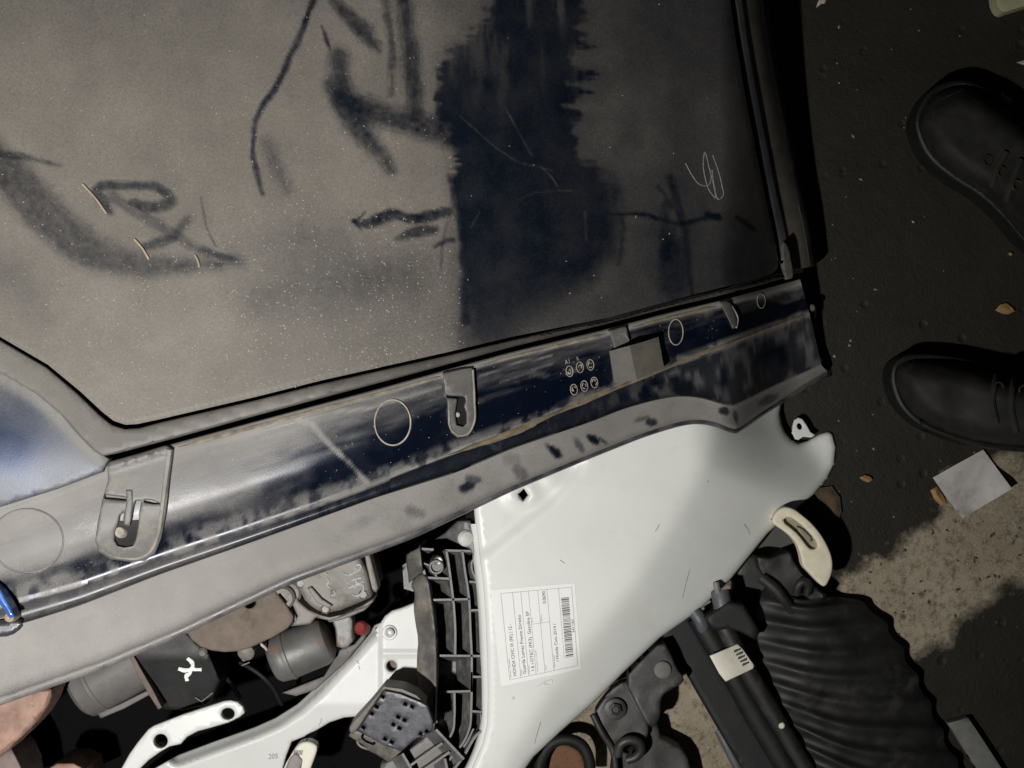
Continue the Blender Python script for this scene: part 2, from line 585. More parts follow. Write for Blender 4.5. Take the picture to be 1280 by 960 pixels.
def floor_mat():
    m, nt, b = new_mat('stained_concrete')
    co = pos(nt)
    at = node(nt, 'ShaderNodeAttribute', attribute_name='stain').outputs['Fac']   # signed distance (m) to the stain edge
    n1 = noise(nt, co, 22, 8, .65)
    n2 = noise(nt, co, 160, 6, .65)
    n3 = noise(nt, co, 700, 3)
    sd = math_(nt, 'ADD', at, ramp(nt, n1, .3, .7, -.012, .012))
    k = ramp(nt, sd, -.006, .006)
    conc = mixc(nt, ramp(nt, n1, .3, .7), (.155, .128, .088), (.27, .228, .165))
    conc = mixc(nt, ramp(nt, n2, .48, .66), conc, (.10, .082, .056))
    conc = mixc(nt, ramp(nt, n3, .52, .72), conc, (.29, .255, .20))
    vo = node(nt, 'ShaderNodeTexVoronoi', Scale=55.0)
    nt.links.new(co, vo.inputs['Vector'])
    sel = node(nt, 'ShaderNodeSeparateColor')
    nt.links.new(vo.outputs['Color'], sel.inputs[0])
    pit = math_(nt, 'MULTIPLY', ramp(nt, vo.outputs['Distance'], .10, .24, 1, 0), ramp(nt, sel.outputs[0], .78, .84))
    conc = mixc(nt, math_(nt, 'MULTIPLY', pit, .85), conc, (.05, .045, .035))
    oil_or_void_shade = mixc(nt, ramp(nt, n1, .3, .75), (.0080, .0070, .0048), (.0142, .0124, .0082))
    oil_or_void_shade = mixc(nt, ramp(nt, n3, .68, .78, 0, .5), oil_or_void_shade, (.07, .06, .045))
    c = mixc(nt, k, oil_or_void_shade, conc)
    ao = node(nt, 'ShaderNodeAttribute', attribute_name='oil_or_void_shade').outputs['Fac']
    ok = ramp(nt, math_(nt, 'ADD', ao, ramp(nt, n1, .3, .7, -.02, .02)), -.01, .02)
    c = mixc(nt, ok, c, (.004, .004, .0042))  # deep shade of the void under the parts, painted as near-black floor colour
    nt.links.new(c, b.inputs['Base Color'])
    nt.links.new(ramp(nt, k, 0, 1, .62, .92), b.inputs['Roughness'])
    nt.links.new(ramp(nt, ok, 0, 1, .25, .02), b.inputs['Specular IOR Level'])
    h = math_(nt, 'ADD', math_(nt, 'MULTIPLY', n2, .8), math_(nt, 'SUBTRACT', math_(nt, 'MULTIPLY', n3, .5), pit))
    bump(nt, b, h, .5, .0018)
    return m
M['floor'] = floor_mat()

# ------------------------------------------------------------------ floor
LIFT = FZ
CONC = [[(1035, 748), (1052, 735), (1072, 716), (1096, 700), (1112, 698), (1128, 676), (1150, 664), (1166, 655), (1172, 618),
         (1200, 585), (1240, 566), (1300, 562), (1420, 600), (1420, 720), (1290, 738), (1256, 731), (1228, 750), (1207, 773), (1192, 783),
         (1186, 800), (1150, 812), (1132, 818), (1100, 880), (1000, 1000), (900, 1150), (640, 1150), (640, 880), (760, 760), (900, 720)]]
def stain_sd(px, py):
    d, _ = segdist(CONC[0], px, py)
    s = np.where(inside(CONC[0], px, py), d, -d)
    return s * (H - FZ) / F
VOID_SHADE = [(-400, 860), (200, 700), (480, 600), (610, 640), (625, 880), (600, 1060), (300, 1300), (-400, 1300)]  # outline of the shade painted on the floor of the dark gap
def void_shade_sd(px, py):
    d, _ = segdist(VOID_SHADE, px, py)
    return np.where(inside(VOID_SHADE, px, py), d, -d) * (H - FZ) / F
xs = np.concatenate([np.linspace(-6000, -400, 12), np.linspace(-380, 560, 40), np.linspace(568, 1440, 150), np.linspace(1480, 6500, 14)])
ys = np.concatenate([np.linspace(-6000, -300, 12), np.linspace(-280, 500, 40), np.linspace(507, 1180, 120), np.linspace(1220, 6500, 12)])
gx, gy = np.meshgrid(xs, ys)
fl = grid_link('floor', Pa(gx, gy, np.zeros_like(gx)), M['floor'], None, 0, {'stain': stain_sd(gx, gy), 'oil_or_void_shade': void_shade_sd(gx, gy)}, origin=(0, 0, FZ))
fl['kind'] = 'structure'

# ------------------------------------------------------------------ dark dusty panel
LIFT = panel_lift
panel = thing('dusty_panel', 'large dark dusty car panel with a wiped black patch, stepped lower trim and clip brackets', 'car panel', 480, 400, .36)
ZP = .45
PANE = [(-340, -330), (872, -330), (898, -140), (913, 0), (919, 45), (930, 110), (943, 178), (957, 248), (969, 303), (973, 325), (972, 336), (965, 342),
        (940, 350), (864, 369), (760, 397), (640, 421), (560, 440), (400, 476), (320, 496), (200, 524), (172, 530), (157, 531), (142, 526), (128, 515), (100, 489),
        (60, 456), (0, 421), (-90, 378), (-340, 280)]

WIPE = [(623, -40), (618, 0), (606, 25), (591, 37), (572, 55), (556, 78), (548, 98), (544, 120), (548, 150), (563, 160), (568, 193), (563, 220), (572, 257), (577, 321),
        (582, 390), (586, 432), (700, 432), (704, 385), (728, 353), (752, 330), (766, 312), (773, 280), (770, 243), (751, 211), (726, 197), (719, 174), (717, 156), (734, 150),
        (710, 133), (737, 116), (708, 106), (746, 95), (718, 82), (719, 73), (735, 56), (722, 37), (732, 16), (727, 0), (724, -40)]
STROKES = [  # points, widths (half, px), softness px, strength
    ([(424, 70), (426, 110), (440, 145), (465, 180), (490, 212)], [7, 11, 13, 8, 3], 8, .85),
    ([(410, 105), (432, 125), (480, 143), (530, 158), (572, 166)], [1, 9, 11, 11, 16], 9, .9),
    ([(480, -10), (486, 30), (490, 75), (489, 118)], [4, 3, 2.5, 1], 4, .7),
    ([(503, -20), (510, 45), (516, 95), (520, 140)], [7, 7, 8, 6], 7, .85),
    ([(413, -5), (440, 24), (458, 44), (474, 64)], [2, 7, 8, 1], 5, .8),
    ([(403, 34), (408, 48), (414, 62)], [1, 2, .8], 1.5, .9),
    ([(395, -10), (370, 55), (345, 108), (320, 150), (317, 185), (320, 215), (327, 242)], [3.2, 3, 3, 2.4, 2.4, 3, 1], 2, .95),
    ([(335, 178), (346, 210), (360, 238)], [4, 6, 4], 8, .5),
    ([(-60, 160), (15, 222), (60, 272), (110, 312), (170, 330), (240, 332), (300, 326)], [22, 22, 22, 19, 13, 6, 2], 9, .72),
    ([(-40, 188), (30, 196), (75, 206)], [4, 2.5, .5], 3, .7),
    ([(138, 265), (122, 237), (160, 232), (203, 238), (215, 250), (188, 259), (165, 252)], [3, 5, 4, 5, 5, 5, 3], 3, .85),
    ([(140, 246), (200, 282), (250, 312), (292, 323)], [6, 6, 4, 2], 3, .55),
    ([(252, 311), (270, 319), (290, 323)], [2, 3, 2], 2, .6),
    ([(182, 308), (200, 303), (218, 297)], [3, 6, 4], 3, .8),
    ([(224, 287), (236, 273)], [5, 4], 4, .7),
    ([(252, 246), (258, 285), (270, 308)], [.8, 1, .6], 1.2, .6),
    ([(443, 276), (452, 279), (470, 276), (490, 268), (512, 273), (532, 271), (562, 264)], [1, 4, 6, 6, 5, 6, 4], 2.5, .95),
    ([(443, 277), (456, 264)], [1.5, .7], 1.2, .8),
    ([(443, 277), (453, 288)], [1.8, .7], 1.2, .8),
    ([(497, 300), (515, 291), (544, 287)], [1.5, 5, 4], 3, .85),
    ([(543, 308), (556, 302), (566, 300)], [1, 2.5, 2], 2, .8),
    ([(562, 268), (553, 310), (550, 345)], [.7, 1, .5], 1.2, .5),
    ([(568, 240), (578, 300), (582, 400)], [3, 3.5, 4], 3, .8),
    ([(290, 318), (360, 300), (430, 290)], [10, 14, 5], 22, .34),
    ([(320, 372), (420, 350), (510, 340)], [14, 22, 12], 26, .42),
    ([(762, 267), (805, 268), (830, 276), (855, 279), (880, 273), (896, 270)], [.8, 2, 1.8, 2.4, 2, 3], 1.6, .95),
    ([(885, 268), (897, 272)], [3, 3.5], 1.6, .95),
    ([(920, 272), (930, 277), (943, 286)], [2, 2.4, 2], 2, .9),
    ([(838, 222), (846, 250), (855, 285), (861, 325), (864, 365)], [3, 4.5, 3, 2, 1.8], 2.5, .8),
    ([(822, 232), (840, 258)], [1.2, 2.2], 2, .7),
    ([(832, 258), (830, 290), (832, 322)], [5, 4, 6], 4, .7),
    ([(842, 285), (834, 312)], [2, 2], 3, .5),
    ([(842, 318), (842, 352)], [17, 16], 5, .62),
    ([(779, 272), (779, 300), (773, 330)], [1.5, 2, 1], 2, .6),
    ([(800, 180), (785, 168), (772, 188)], [2, 2, 2], 6, .25),
    ([(815, 285), (800, 300)], [6, 6], 12, .3),
    ([(0, 330), (40, 370), (60, 400)], [8, 10, 4], 18, .3),
]
SCR = [([(575, 145), (620, 185), (648, 203), (690, 213)], .7, .35), ([(632, 135), (648, 165), (665, 195)], .8, .45), ([(648, 250), (670, 240), (715, 238)], 1.0, .3),
       ([(676, 208), (690, 222), (697, 233)], .8, .5), ([(731, 265), (733, 300)], 1.5, .3), ([(588, 285), (600, 265)], .6, .3)]
def pane_dust(x, y):
    wx = x + (fbm(x, y, 18, 3) - .5) * 14
    wy = y + (fbm(x + 500, y, 18, 3) - .5) * 10
    d = .84 + .10 * (fbm(x, y, 120, 4) - .5) * 2
    d = d - .10 * sstep(240, 480, x) * sstep(150, 400, y) - .50 * sstep(420, 860, x) - .10 * sstep(200, 0, y)  # level drops to the right, lower right and top
    # the wide wiped patch with brushed edges
    ds, _ = segdist(WIPE, wx, wy)
    sd = np.where(inside(WIPE, wx, wy), ds, -ds)
    soft = 5 + 12 * sstep(300, 420, y) + 10 * sstep(700, 760, x) * sstep(180, 220, y)
    brush = (vnoise(x * 1.0, y * .10, 6) - .5) * 6 + (vnoise(x * .12, y * 1.0, 3.2) - .5) * 11 * sstep(260, 200, y) + (fbm(x, y, 5, 2) - .5) * 5
    w = sstep(-soft, soft, sd + brush)
    inner = .02 + .06 * (fbm(x, y * .25, 16, 4)) + .36 * sstep(330, 440, y) * sstep(610, 700, x) + .18 * sstep(360, 430, y)
    inner = inner + .30 * sstep(.50, .74, fbm(x, y * .22, 17, 4)) * (1 - sstep(30, 170, y))
    inner = inner + .22 * sstep(.60, .72, fbm(x, y * .5, 22, 4)) * sstep(150, 90, y) if False else inner
    d = d * (1 - w) + np.minimum(inner, .75) * w
    hz = sstep(26, 0, np.where(inside(WIPE, x, y), 0, ds)) * .22 * sstep(520, 560, x)
    d = d * (1 - hz)
    for pts, wd, sf, st in STROKES:
        p = smoothpath(np.column_stack([np.array(pts, float), wd]), 24)
        dd, t = segdist(p[:, :2], x + (wx - x) * .35, y + (wy - y) * .35, False)
        hw = np.interp(t, np.linspace(0, 1, len(p)), p[:, 2])
        k = sstep(sf * 1.7, -sf * .9, dd - hw + (vnoise(t * 9 + x * .02, (dd * np.sign(np.sin(x * .07 + y * .05))) * 1.0 + 50, 1.1) - .5) * min(sf, 5) * .9 + (fbm(x, y, 9, 3) - .5) * min(sf, 4) * 1.0)
        d = d * (1 - st * k * (.62 + .55 * fbm(x, y, 6, 3)))
    for pts, wd, st in SCR:
        dd, t = segdist(np.array(pts, float), x, y, False)
        d = d + .45 * st * sstep(wd + .9, wd * .2, dd) * (.3 + 1.1 * vnoise(x, y, 9))
    return np.clip(d, 0, 1)

def build_pane():
    st = 2.1
    x = np.arange(-20, 990, st)
    y = np.arange(-20, 545, st)
    gx, gy = np.meshgrid(x, y)
    dust = pane_dust(gx, gy)
    pl = np.array(PANE, float)
    sdp, _ = segdist(pl, gx, gy)
    ins = inside(pl, gx, gy)
    # triangulated rim + regular core
    core = ins & (sdp > 2.0)
    idx = -np.ones(gx.shape, int)
    cells = core[:-1, :-1] & core[1:, :-1] & core[:-1, 1:] & core[1:, 1:]
    # snap the stair-stepped border outwards onto the outline
    vx, vy = gx.copy(), gy.copy()
    usedv = np.zeros(gx.shape, bool)
    for a in (0, 1):
        for b in (0, 1):
            usedv[a:a + cells.shape[0], b:b + cells.shape[1]] |= cells
    full = np.zeros(gx.shape, int)
    for a in (0, 1):
        for b in (0, 1):
            full[a:a + cells.shape[0], b:b + cells.shape[1]] += cells
    border = usedv & (full < 4) & (sdp < 8)
    bi = np.argwhere(border)
    for r, c in bi:
        q = np.array([gx[r, c], gy[r, c]])
        best, bd = None, 1e9
        for i in range(len(pl)):
            a, b = pl[i], pl[(i + 1) % len(pl)]
            v = b - a
            u = np.clip(((q - a) @ v) / (v @ v), 0, 1)
            e = a + u * v
            dd = np.linalg.norm(q - e)
            if dd < bd:
                best, bd = e, dd
        vx[r, c], vy[r, c] = best
    z = np.full(gx.shape, ZP)
    z[border] -= .0015
    z = z - .010 * sstep(900, 1100, vx) - .000
    n = int(usedv.sum())
    idx[usedv] = np.arange(n)
    r, c = np.nonzero(cells)
    q = np.stack([idx[r, c], idx[r + 1, c], idx[r + 1, c + 1], idx[r, c + 1]], 1)
    V = Pa(vx, vy, z)[usedv]
    D = dust[usedv]
    return V, q.tolist(), D
V, q, D = build_pane()
pane = link('dusty_skin', V, q, M['pane'], panel, True, 30, {'dust': D})
# the same skin carried on outside the picture, and its underside
def pane_far(x, y):
    return .8 + .2 * (fbm(x, y, 120, 3) - .5)
far_l = sheet('skin_edge', [(-340, -330), (-21, -330), (-21, 408), (-90, 378), (-340, 280)], ZP, .004, M['pane'], panel, step=60, attrs={'dust': pane_far})
far_t = sheet('skin_edge', [(-20, -330), (872, -330), (898, -140), (911, -21), (-20, -21)], ZP, .004, M['pane'], panel, step=30, attrs={'dust': pane_dust})
sheet('under_panel', [(-330, -320), (866, -320), (895, -130), (912, 5), (928, 120), (950, 240), (962, 320), (930, 345), (640, 414), (320, 488), (170, 520), (130, 505), (60, 445), (-100, 366), (-330, 272)],
      ZP - .012, .010, M['rubber'], panel, step=80)

# frame strip round the skin
S_PTS = [(-340, 700), (-200, 672), (0, 630), (70, 606), (135, 579), (212, 556), (320, 527), (485, 483), (570, 459), (640, 440), (760, 411), (840, 390), (900, 376), (957, 361), (1000, 349)]
OUT_L = [(-340, 322), (-90, 425), (0, 469), (45, 495), (75, 520), (100, 549), (118, 567), (128, 573), (140, 572)]
inner = [(-340, 284), (-90, 382), (0, 425), (58, 459), (97, 492), (125, 519), (140, 531), (156, 536), (174, 535), (200, 528), (320, 500), (400, 480), (560, 444), (640, 425), (760, 401), (864, 373), (940, 354), (966, 347)]
outer = [(985, 346), (957, 354), (900, 369), (840, 383), (760, 404), (640, 433), (570, 452), (485, 475), (320, 519), (212, 549), (140, 568), (128, 570), (118, 564), (100, 546), (75, 517), (45, 492), (0, 466), (-90, 422), (-340, 319)]
def frame_dust(x, y):
    return np.clip(.52 - .25 * sstep(250, 700, x) + .3 * (fbm(x, y, 30, 4) - .5) + .25 * sstep(200, 0, x), .05, 1)
sheet('frame', inner + outer, ZP + .0015, .016, M['frame'], panel, step=9, r=3.0, rz=.002, attrs={'dust': frame_dust})

# side strips at the right-hand edge
edge = np.array([(872, -330), (898, -140), (913, 0), (919, 45), (930, 110), (943, 178), (957, 248), (969, 303), (974, 338)], float)
def strip(name, off, zs, mat, thick, n=60, attrs=None):
    p = smoothpath(edge, n)
    t = np.gradient(p, axis=0)
    t /= np.linalg.norm(t, axis=1)[:, None]
    nr = np.stack([-t[:, 1], t[:, 0]], 1)
    if nr[0, 0] < 0:
        nr = -nr
    V = np.zeros((n, len(off), 3))
    for k, (o_, z_) in enumerate(zip(off, zs)):
        q_ = p + nr * (np.asarray(o_)[:, None] if np.ndim(o_) else o_)
        V[:, k] = Pa(q_[:, 0], q_[:, 1], np.full(n, z_))
    return grid_link(name, V, mat, panel, thick, attrs)
strip('side_seal', [3, 4, 7, 10, 13, 16, 17], [.438, .4415, .4440, .4425, .4440, .4415, .439], M['seal'], .012)
lin = np.linspace(0, 1, 60)
strip('side_rail', [15 + 0 * lin, 20 + 0 * lin, 24 + 3 * lin, 30 + 4 * lin, 35 + 3 * lin], [.4385, .4395, .440, .4385, .436], M['rail'], .02)
strip('weather_strip', [33 + 3 * lin, 36 + 3 * lin, 40 + 3 * lin, 44 + 2 * lin, 46 + lin], [.434, .4365, .4365, .432, .418], M['rubber'], .03)
sheet('seal_end', [(978, 300), (986, 308), (990, 330), (993, 347), (982, 349), (979, 330)], .455, .012, M['clip'], panel, step=5, r=2, sm=1)

# corner plate, left of the first clip bracket
def corner_z(x, y, d):
    return .440 - .010 * sstep(40, 190, 620 - y) * 0 - .012 * sstep(0, 1, (x + 60) / 260) * 0 - .00010 * (x - 60) * 0 + .004 * sstep(60, -10, d) * 0 - .0032 * ((y - 560) / 60.0) ** 2
def corner_dust(x, y):
    dl, _ = segdist(OUT_L, x, y, False)
    d = .52 + .3 * (fbm(x, y, 40, 4) - .5) + .5 * sstep(16, 3, dl)
    d = d - .40 * np.exp(-((x - 5) / 55) ** 2 - ((y - 560) / 45) ** 2)
    return np.clip(d, .12, 1)
sheet('corner_plate', [(-340, 310), (-90, 414), (0, 458), (45, 484), (75, 510), (100, 540), (120, 560), (136, 574), (128, 590), (70, 612), (0, 634), (-200, 676), (-340, 700)],
      corner_z, .014, M['corner'], panel, step=8, r=3, rz=.003, attrs={'dust': corner_dust})

# lower trim: lofted from the seam S over ridge M and lip R to edge E
M_PTS = [(-340, 862), (-200, 812), (0, 760), (100, 733), (200, 698), (300, 665), (380, 638), (460, 609), (510, 588), (560, 569), (640, 540), (700, 514), (790, 477), (860, 449), (960, 411), (1012, 392)]
R_PTS = [(-340, 890), (-200, 842), (-20, 790), (30, 779), (100, 757), (200, 718), (320, 676), (470, 622), (570, 591), (640, 561), (740, 527), (780, 511), (820, 500), (850, 495), (880, 498), (905, 507), (918, 508), (935, 500), (960, 487), (1027, 457)]
E_PTS = [(-340, 985), (-200, 940), (0, 871), (125, 827), (225, 785), (320, 740), (365, 719), (520, 663), (640, 607), (740, 566), (800, 542), (830, 532), (855, 525), (875, 523), (895, 527), (912, 534), (920, 536), (930, 530), (960, 509), (1034, 464)]
def cv(pts, x):
    p = np.array(pts, float)
    f = np.linspace(p[0, 0], p[-1, 0], 900)
    # monotone-ish smooth interpolation
    yy = np.interp(f, p[:, 0], p[:, 1])
    k1 = np.ones(17) / 17
    k2 = np.ones(3) / 3
    a_ = np.convolve(np.pad(yy, 8, 'edge'), k1, 'valid')
    b_ = np.convolve(np.pad(yy, 1, 'edge'), k2, 'valid')
    w_ = np.exp(-((f - 917) / 22) ** 2)          # the corner by the fender tip stays sharp
    ys_ = a_ * (1 - w_) + b_ * w_
    ys_[:8], ys_[-8:] = yy[:8], yy[-8:]
    return np.interp(x, f, ys_)
def trim_wid(x):
    return cv(M_PTS, x) - cv(S_PTS, x)
ZT = .430
def trim_plate_z(x, y):
    s, m = cv(S_PTS, x), cv(M_PTS, x)
    v = (y - s) / np.maximum(m - s, 10)
    w = (m - s) * .00062
    v0 = .60 - .06 * sstep(480, 600, x)
    k = .035 + .03 * sstep(330, 120, x)
    z = ZT + w * (.02 * v - .44 * k * np.log1p(np.exp(np.clip((v - v0) / k, -40, 40))))
    z = z + .0022 * np.exp(-((y - s - 5) / 4.5) ** 2) + .0020 * np.exp(-((y - m) / 3.0) ** 2)
    return z
def trim_dust(x, y):
    s, m, r_, e = cv(S_PTS, x), cv(M_PTS, x), cv(R_PTS, x), cv(E_PTS, x)
    v = (y - s) / np.maximum(m - s, 10)
    along = fbm(x * .25 + y * .1, y + x * .26, 9, 4)
    blot = fbm(x, y, 34, 4)
    base = .50 - .40 * sstep(240, 430, x)
    d = base + .35 * (along - .5) + .3 * (blot - .5) * sstep(700, 350, x) + .22 * sstep(.60, .78, fbm(x * .5, y, 12, 4)) * sstep(520, 640, x)
    d = d + .30 * sstep(.48, .1, v) * sstep(620, 380, x) + .16 * sstep(.45, .1, v)
    d = d - .42 * sstep(.50, .60, v) * sstep(.90, .78, v) * sstep(300, 500, x)
    d = d + .45 * (fbm(x * .12 + y * .05, y + x * .26, 5, 3) - .5) * sstep(.62, .4, v)
    d = d + .40 * sstep(.74, .93, v) * sstep(.35, .6, fbm(x, y, 14, 4))
    d = d + 1.0 * np.exp(-((y - s - 4) / 4.0) ** 2) * (.75 + .6 * fbm(x, y, 20, 3)) * sstep(110, 160, x)
    d = d + .75 * np.exp(-((y - m) / 3.5) ** 2) * sstep(.3, .5, fbm(x, y, 30, 3) + .08) * sstep(330, 450, x)
    # groove between ridge and lip
    g = (y > m + 2) & (y < r_ - 1)
    gd = .08 + .32 * sstep(.50, .62, fbm(x, y, 13, 4)) * (.3 + .7 * sstep(740, 860, x)) + .10 * sstep(760, 900, x) + .3 * sstep(420, 250, x)
    d = np.where(g, gd, d)
    # lip strip
    lp = y >= r_ - 1
    ld = .98 + .45 * (fbm(x, y, 28, 5) - .5) + .25 * np.exp(-((y - r_ - 1) / 3.0) ** 2) - .12 * sstep(850, 960, x)
    for cx_, cy_, rx_, ry_, an, st in [(583, 609, 11, 6, -.3, .95), (520, 640, 18, 7, .3, .4), (694, 565, 6, 11, -.9, .95), (686, 560, 3, 9, -.6, .6), (724, 556, 5, 12, -.6, .6), (741, 549, 5, 11, -.9, .95),
                                   (754, 551, 2, 8, -.9, .8), (650, 592, 9, 14, -.6, .5), (815, 528, 9, 5, -.2, .85), (905, 514, 8, 6, .3, .85), (920, 522, 3, 10, -.2, .7), (802, 524, 12, 4, -.3, .5), (960, 500, 14, 6, -.5, .5), (450, 654, 22, 8, -.3, .25), (108, 774, 16, 4, -.2, .25), (640, 575, 12, 10, 0, .3)]:
        u = (x - cx_) * math.cos(an) + (y - cy_) * math.sin(an)
        w = -(x - cx_) * math.sin(an) + (y - cy_) * math.cos(an)
        q_ = np.hypot(u / rx_, w / ry_) + (fbm(x, y, 6, 3) - .5) * .7
        ld = ld * (1 - st * sstep(1.25, .6, q_))
    d = np.where(lp, ld, d)
    # black hand marks in the right-hand recess
    for cx_, cy_, rx_, ry_, st in [(822, 478, 9, 5, .9), (806, 492, 9, 9, .9), (842, 474, 6, 8, .85), (905, 470, 5, 22, .8), (870, 438, 25, 8, .5), (965, 440, 26, 12, .75), (855, 484, 16, 8, .8), (780, 498, 8, 8, .8), (590, 600, 12, 6, .6), (527, 574, 8, 10, .7), (700, 500, 14, 9, .6), (965, 385, 25, 9, .6)]:
        q_ = np.hypot((x - cx_) / rx_, (y - cy_) / ry_) + (fbm(x, y, 8, 3) - .5) * .8
        d = d * (1 - st * sstep(1.2, .7, q_))
    # long pale scrape
    for pts, wd, st in [([(372, 526), (388, 528), (405, 548), (425, 568), (440, 582), (458, 602)], 3, .75), ([(420, 515), (460, 510), (550, 483)], 1.6, .5), ([(600, 470), (650, 452), (690, 445)], .8, .5), ([(625, 478), (690, 455)], .7, .3)]:
        dd, _ = segdist(np.array(pts, float), x, y, False)
        d = d + st * sstep(wd + 1.5, wd * .3, dd) * (.4 + fbm(x, y, 6, 3))
    d = d + .22 * sstep(200, 60, x) * (y < m) - .50 * sstep(.66, .80, v + .06 * (fbm(x, y, 30, 3) - .5)) * sstep(1.02, .97, v) * sstep(380, 200, x)
    return np.clip(d, 0, 1)
def build_trim():
    n = 620
    t = np.linspace(0, 1, n)
    rows = []
    def xr(xe):
        return -340 + t * (xe + 340)
    xS, xM, xR, xE = xr(1000), xr(1012), xr(1027), xr(1034)
    yS, yM, yR, yE = cv(S_PTS, xS), cv(M_PTS, xM), cv(R_PTS, xR), cv(E_PTS, xE)
    rows.append((xS, yS - 1.5, np.full(n, .412)))
    rows.append((xS, yS - .5, np.full(n, .4285)))
    for v in np.linspace(0, 1, 34):
        x = xS * (1 - v) + xM * v
        y = yS * (1 - v) + yM * v
        rows.append((x, y, trim_plate_z(x, y)))
    zM = rows[-1][2]
    gd = np.minimum((yR - yM), 60)
    for v, dz in ((.1, -.0012), (.22, -.0042), (.4, -.0058), (.6, -.0062), (.78, -.0052), (.9, -.0024), (.96, -.0005)):
        x = xM * (1 - v) + xR * v
        y = yM * (1 - v) + yR * v
        rows.append((x, y, zM + dz - .002 * v))
    zR = zM - .002
    rows.append((xR, yR, zR + .0008))
    for v in np.linspace(.04, 1, 14):
        x = xR * (1 - v) + xE * v
        y = yR * (1 - v) + yE * v
        z = zR + .0006 - .0060 * v - .004 * max(0, (v - .88) / .12) ** 2
        rows.append((x, y, z))
    ze = rows[-1][2]
    rows.append((xE, yE + .8, ze - .004))
    X = np.array([r_[0] for r_ in rows])
    Y = np.array([r_[1] for r_ in rows])
    Z = np.array([r_[2] for r_ in rows])
    dust = trim_dust(X, Y)
    grid_link('lower_trim', Pa(X, Y, Z), M['trim'], panel, .010, {'dust': dust}, angle=60)
    # separate rolled rim below the lip
    w = 11 - 4.5 * sstep(300, 760, xE)
    RX, RY, RZ = [], [], []
    for v, dz in ((-.35, -.008), (.15, -.0072), (.45, -.0066), (.8, -.0078), (1.0, -.012)):
        RX.append(xE)
        RY.append(yE + w * v)
        RZ.append(ze + dz)
    RX, RY, RZ = map(np.array, (RX, RY, RZ))
    rd = np.clip(.55 + .6 * (fbm(RX, RY, 16, 4) - .5) - .2 * sstep(400, 700, RX) + .2 * sstep(350, 100, RX), 0, 1)
    grid_link('edge_rim', Pa(RX, RY, RZ), M['trim'], panel, .012, {'dust': rd}, angle=60)
build_trim()
gx_ = np.linspace(120, 1004, 120)
gy_ = cv(S_PTS, gx_)
Vg = np.stack([Pa(gx_, gy_ + o_, np.full(120, z_)) for o_, z_ in ((-24, .424), (-10, .416), (6, .408))], 1)
grid_link('gap_shade_strip', Vg, M['rubber'], panel, .003)  # added black strip that darkens the open gap below the frame

M['ochre'] = simple('ochre_dust', (.225, .183, .122), .8, var=.45, vscale=110, grime=(.05, .042, .032), gcut=(.56, .7), gscale=70)
M['ochre2'] = simple('pale_ledge_dust', (.215, .190, .150), .8, var=.4, vscale=110, grime=(.10, .09, .075), gcut=(.56, .72), gscale=60)
def bead(name, curve, x0, x1, dy, dz, wpx, mat, xend):
    n = 160
    x = np.linspace(x0, x1, n)
    yc = cv(curve, x) + dy
    wv = wpx * (.45 + 1.0 * fbm(x, x * 0 + dy * 7, 26, 3)) * sstep(0, 30, x - x0) * sstep(0, 20, x1 - x + 4)
    rows_ = []
    for f, h in ((-1, -.0012), (-.55, .3 * dz), (0, dz), (.55, .3 * dz), (1, -.0012)):
        y = yc + f * wv
        rows_.append(Pa(x, y, trim_plate_z(x, y) + h))
    return grid_link(name, np.stack(rows_, 1), mat, panel, .001)
bead('moulded_ridge', M_PTS, 560, 1008, 0, .0018, 4.8, M['ochre'], 0)
bead('dust_ledge', S_PTS, 222, 552, 6, .0008, 4.5, M['ochre2'], 0)
bead('dust_ledge', S_PTS, 598, 758, 6, .0008, 3.8, M['ochre2'], 0)
bead('dust_ledge', S_PTS, 790, 896, 6, .0010, 4.0, M['ochre'], 0)

# raised circles moulded on the trim
def ring_on(name, cx, cy, rx, ry, w, mat, zf, rot=0, parent=panel, h=.0012):
    t = np.linspace(0, 2 * math.pi, 57)
    V = np.zeros((57, 5, 3))
    c, s = math.cos(rot), math.sin(rot)
    for k, (f, dz) in enumerate(((-1, -.0005), (-.6, h * .8), (0, h), (.6, h * .8), (1, -.0005))):
        x_, y_ = (rx + f * w) * np.cos(t), (ry + f * w) * np.sin(t)
        X, Y = cx + x_ * c - y_ * s, cy + x_ * s + y_ * c
        V[:, k] = Pa(X, Y, zf(X, Y) + dz)
    return grid_link(name, V, mat, parent, 0)
ring_on('moulded_ring', 491, 528, 22.5, 28.5, 1.3, M['ring'], trim_plate_z)
ring_on('moulded_ring', 845, 415, 9, 16, 1.0, M['ring'], trim_plate_z)
ring_on('moulded_ring', 952, 376, 5, 9, .9, M['ring'], trim_plate_z, h=.0008)
ring_on('moulded_ring', 34, 676, 45, 40, 1.4, M['clip'], trim_plate_z, h=.0007)

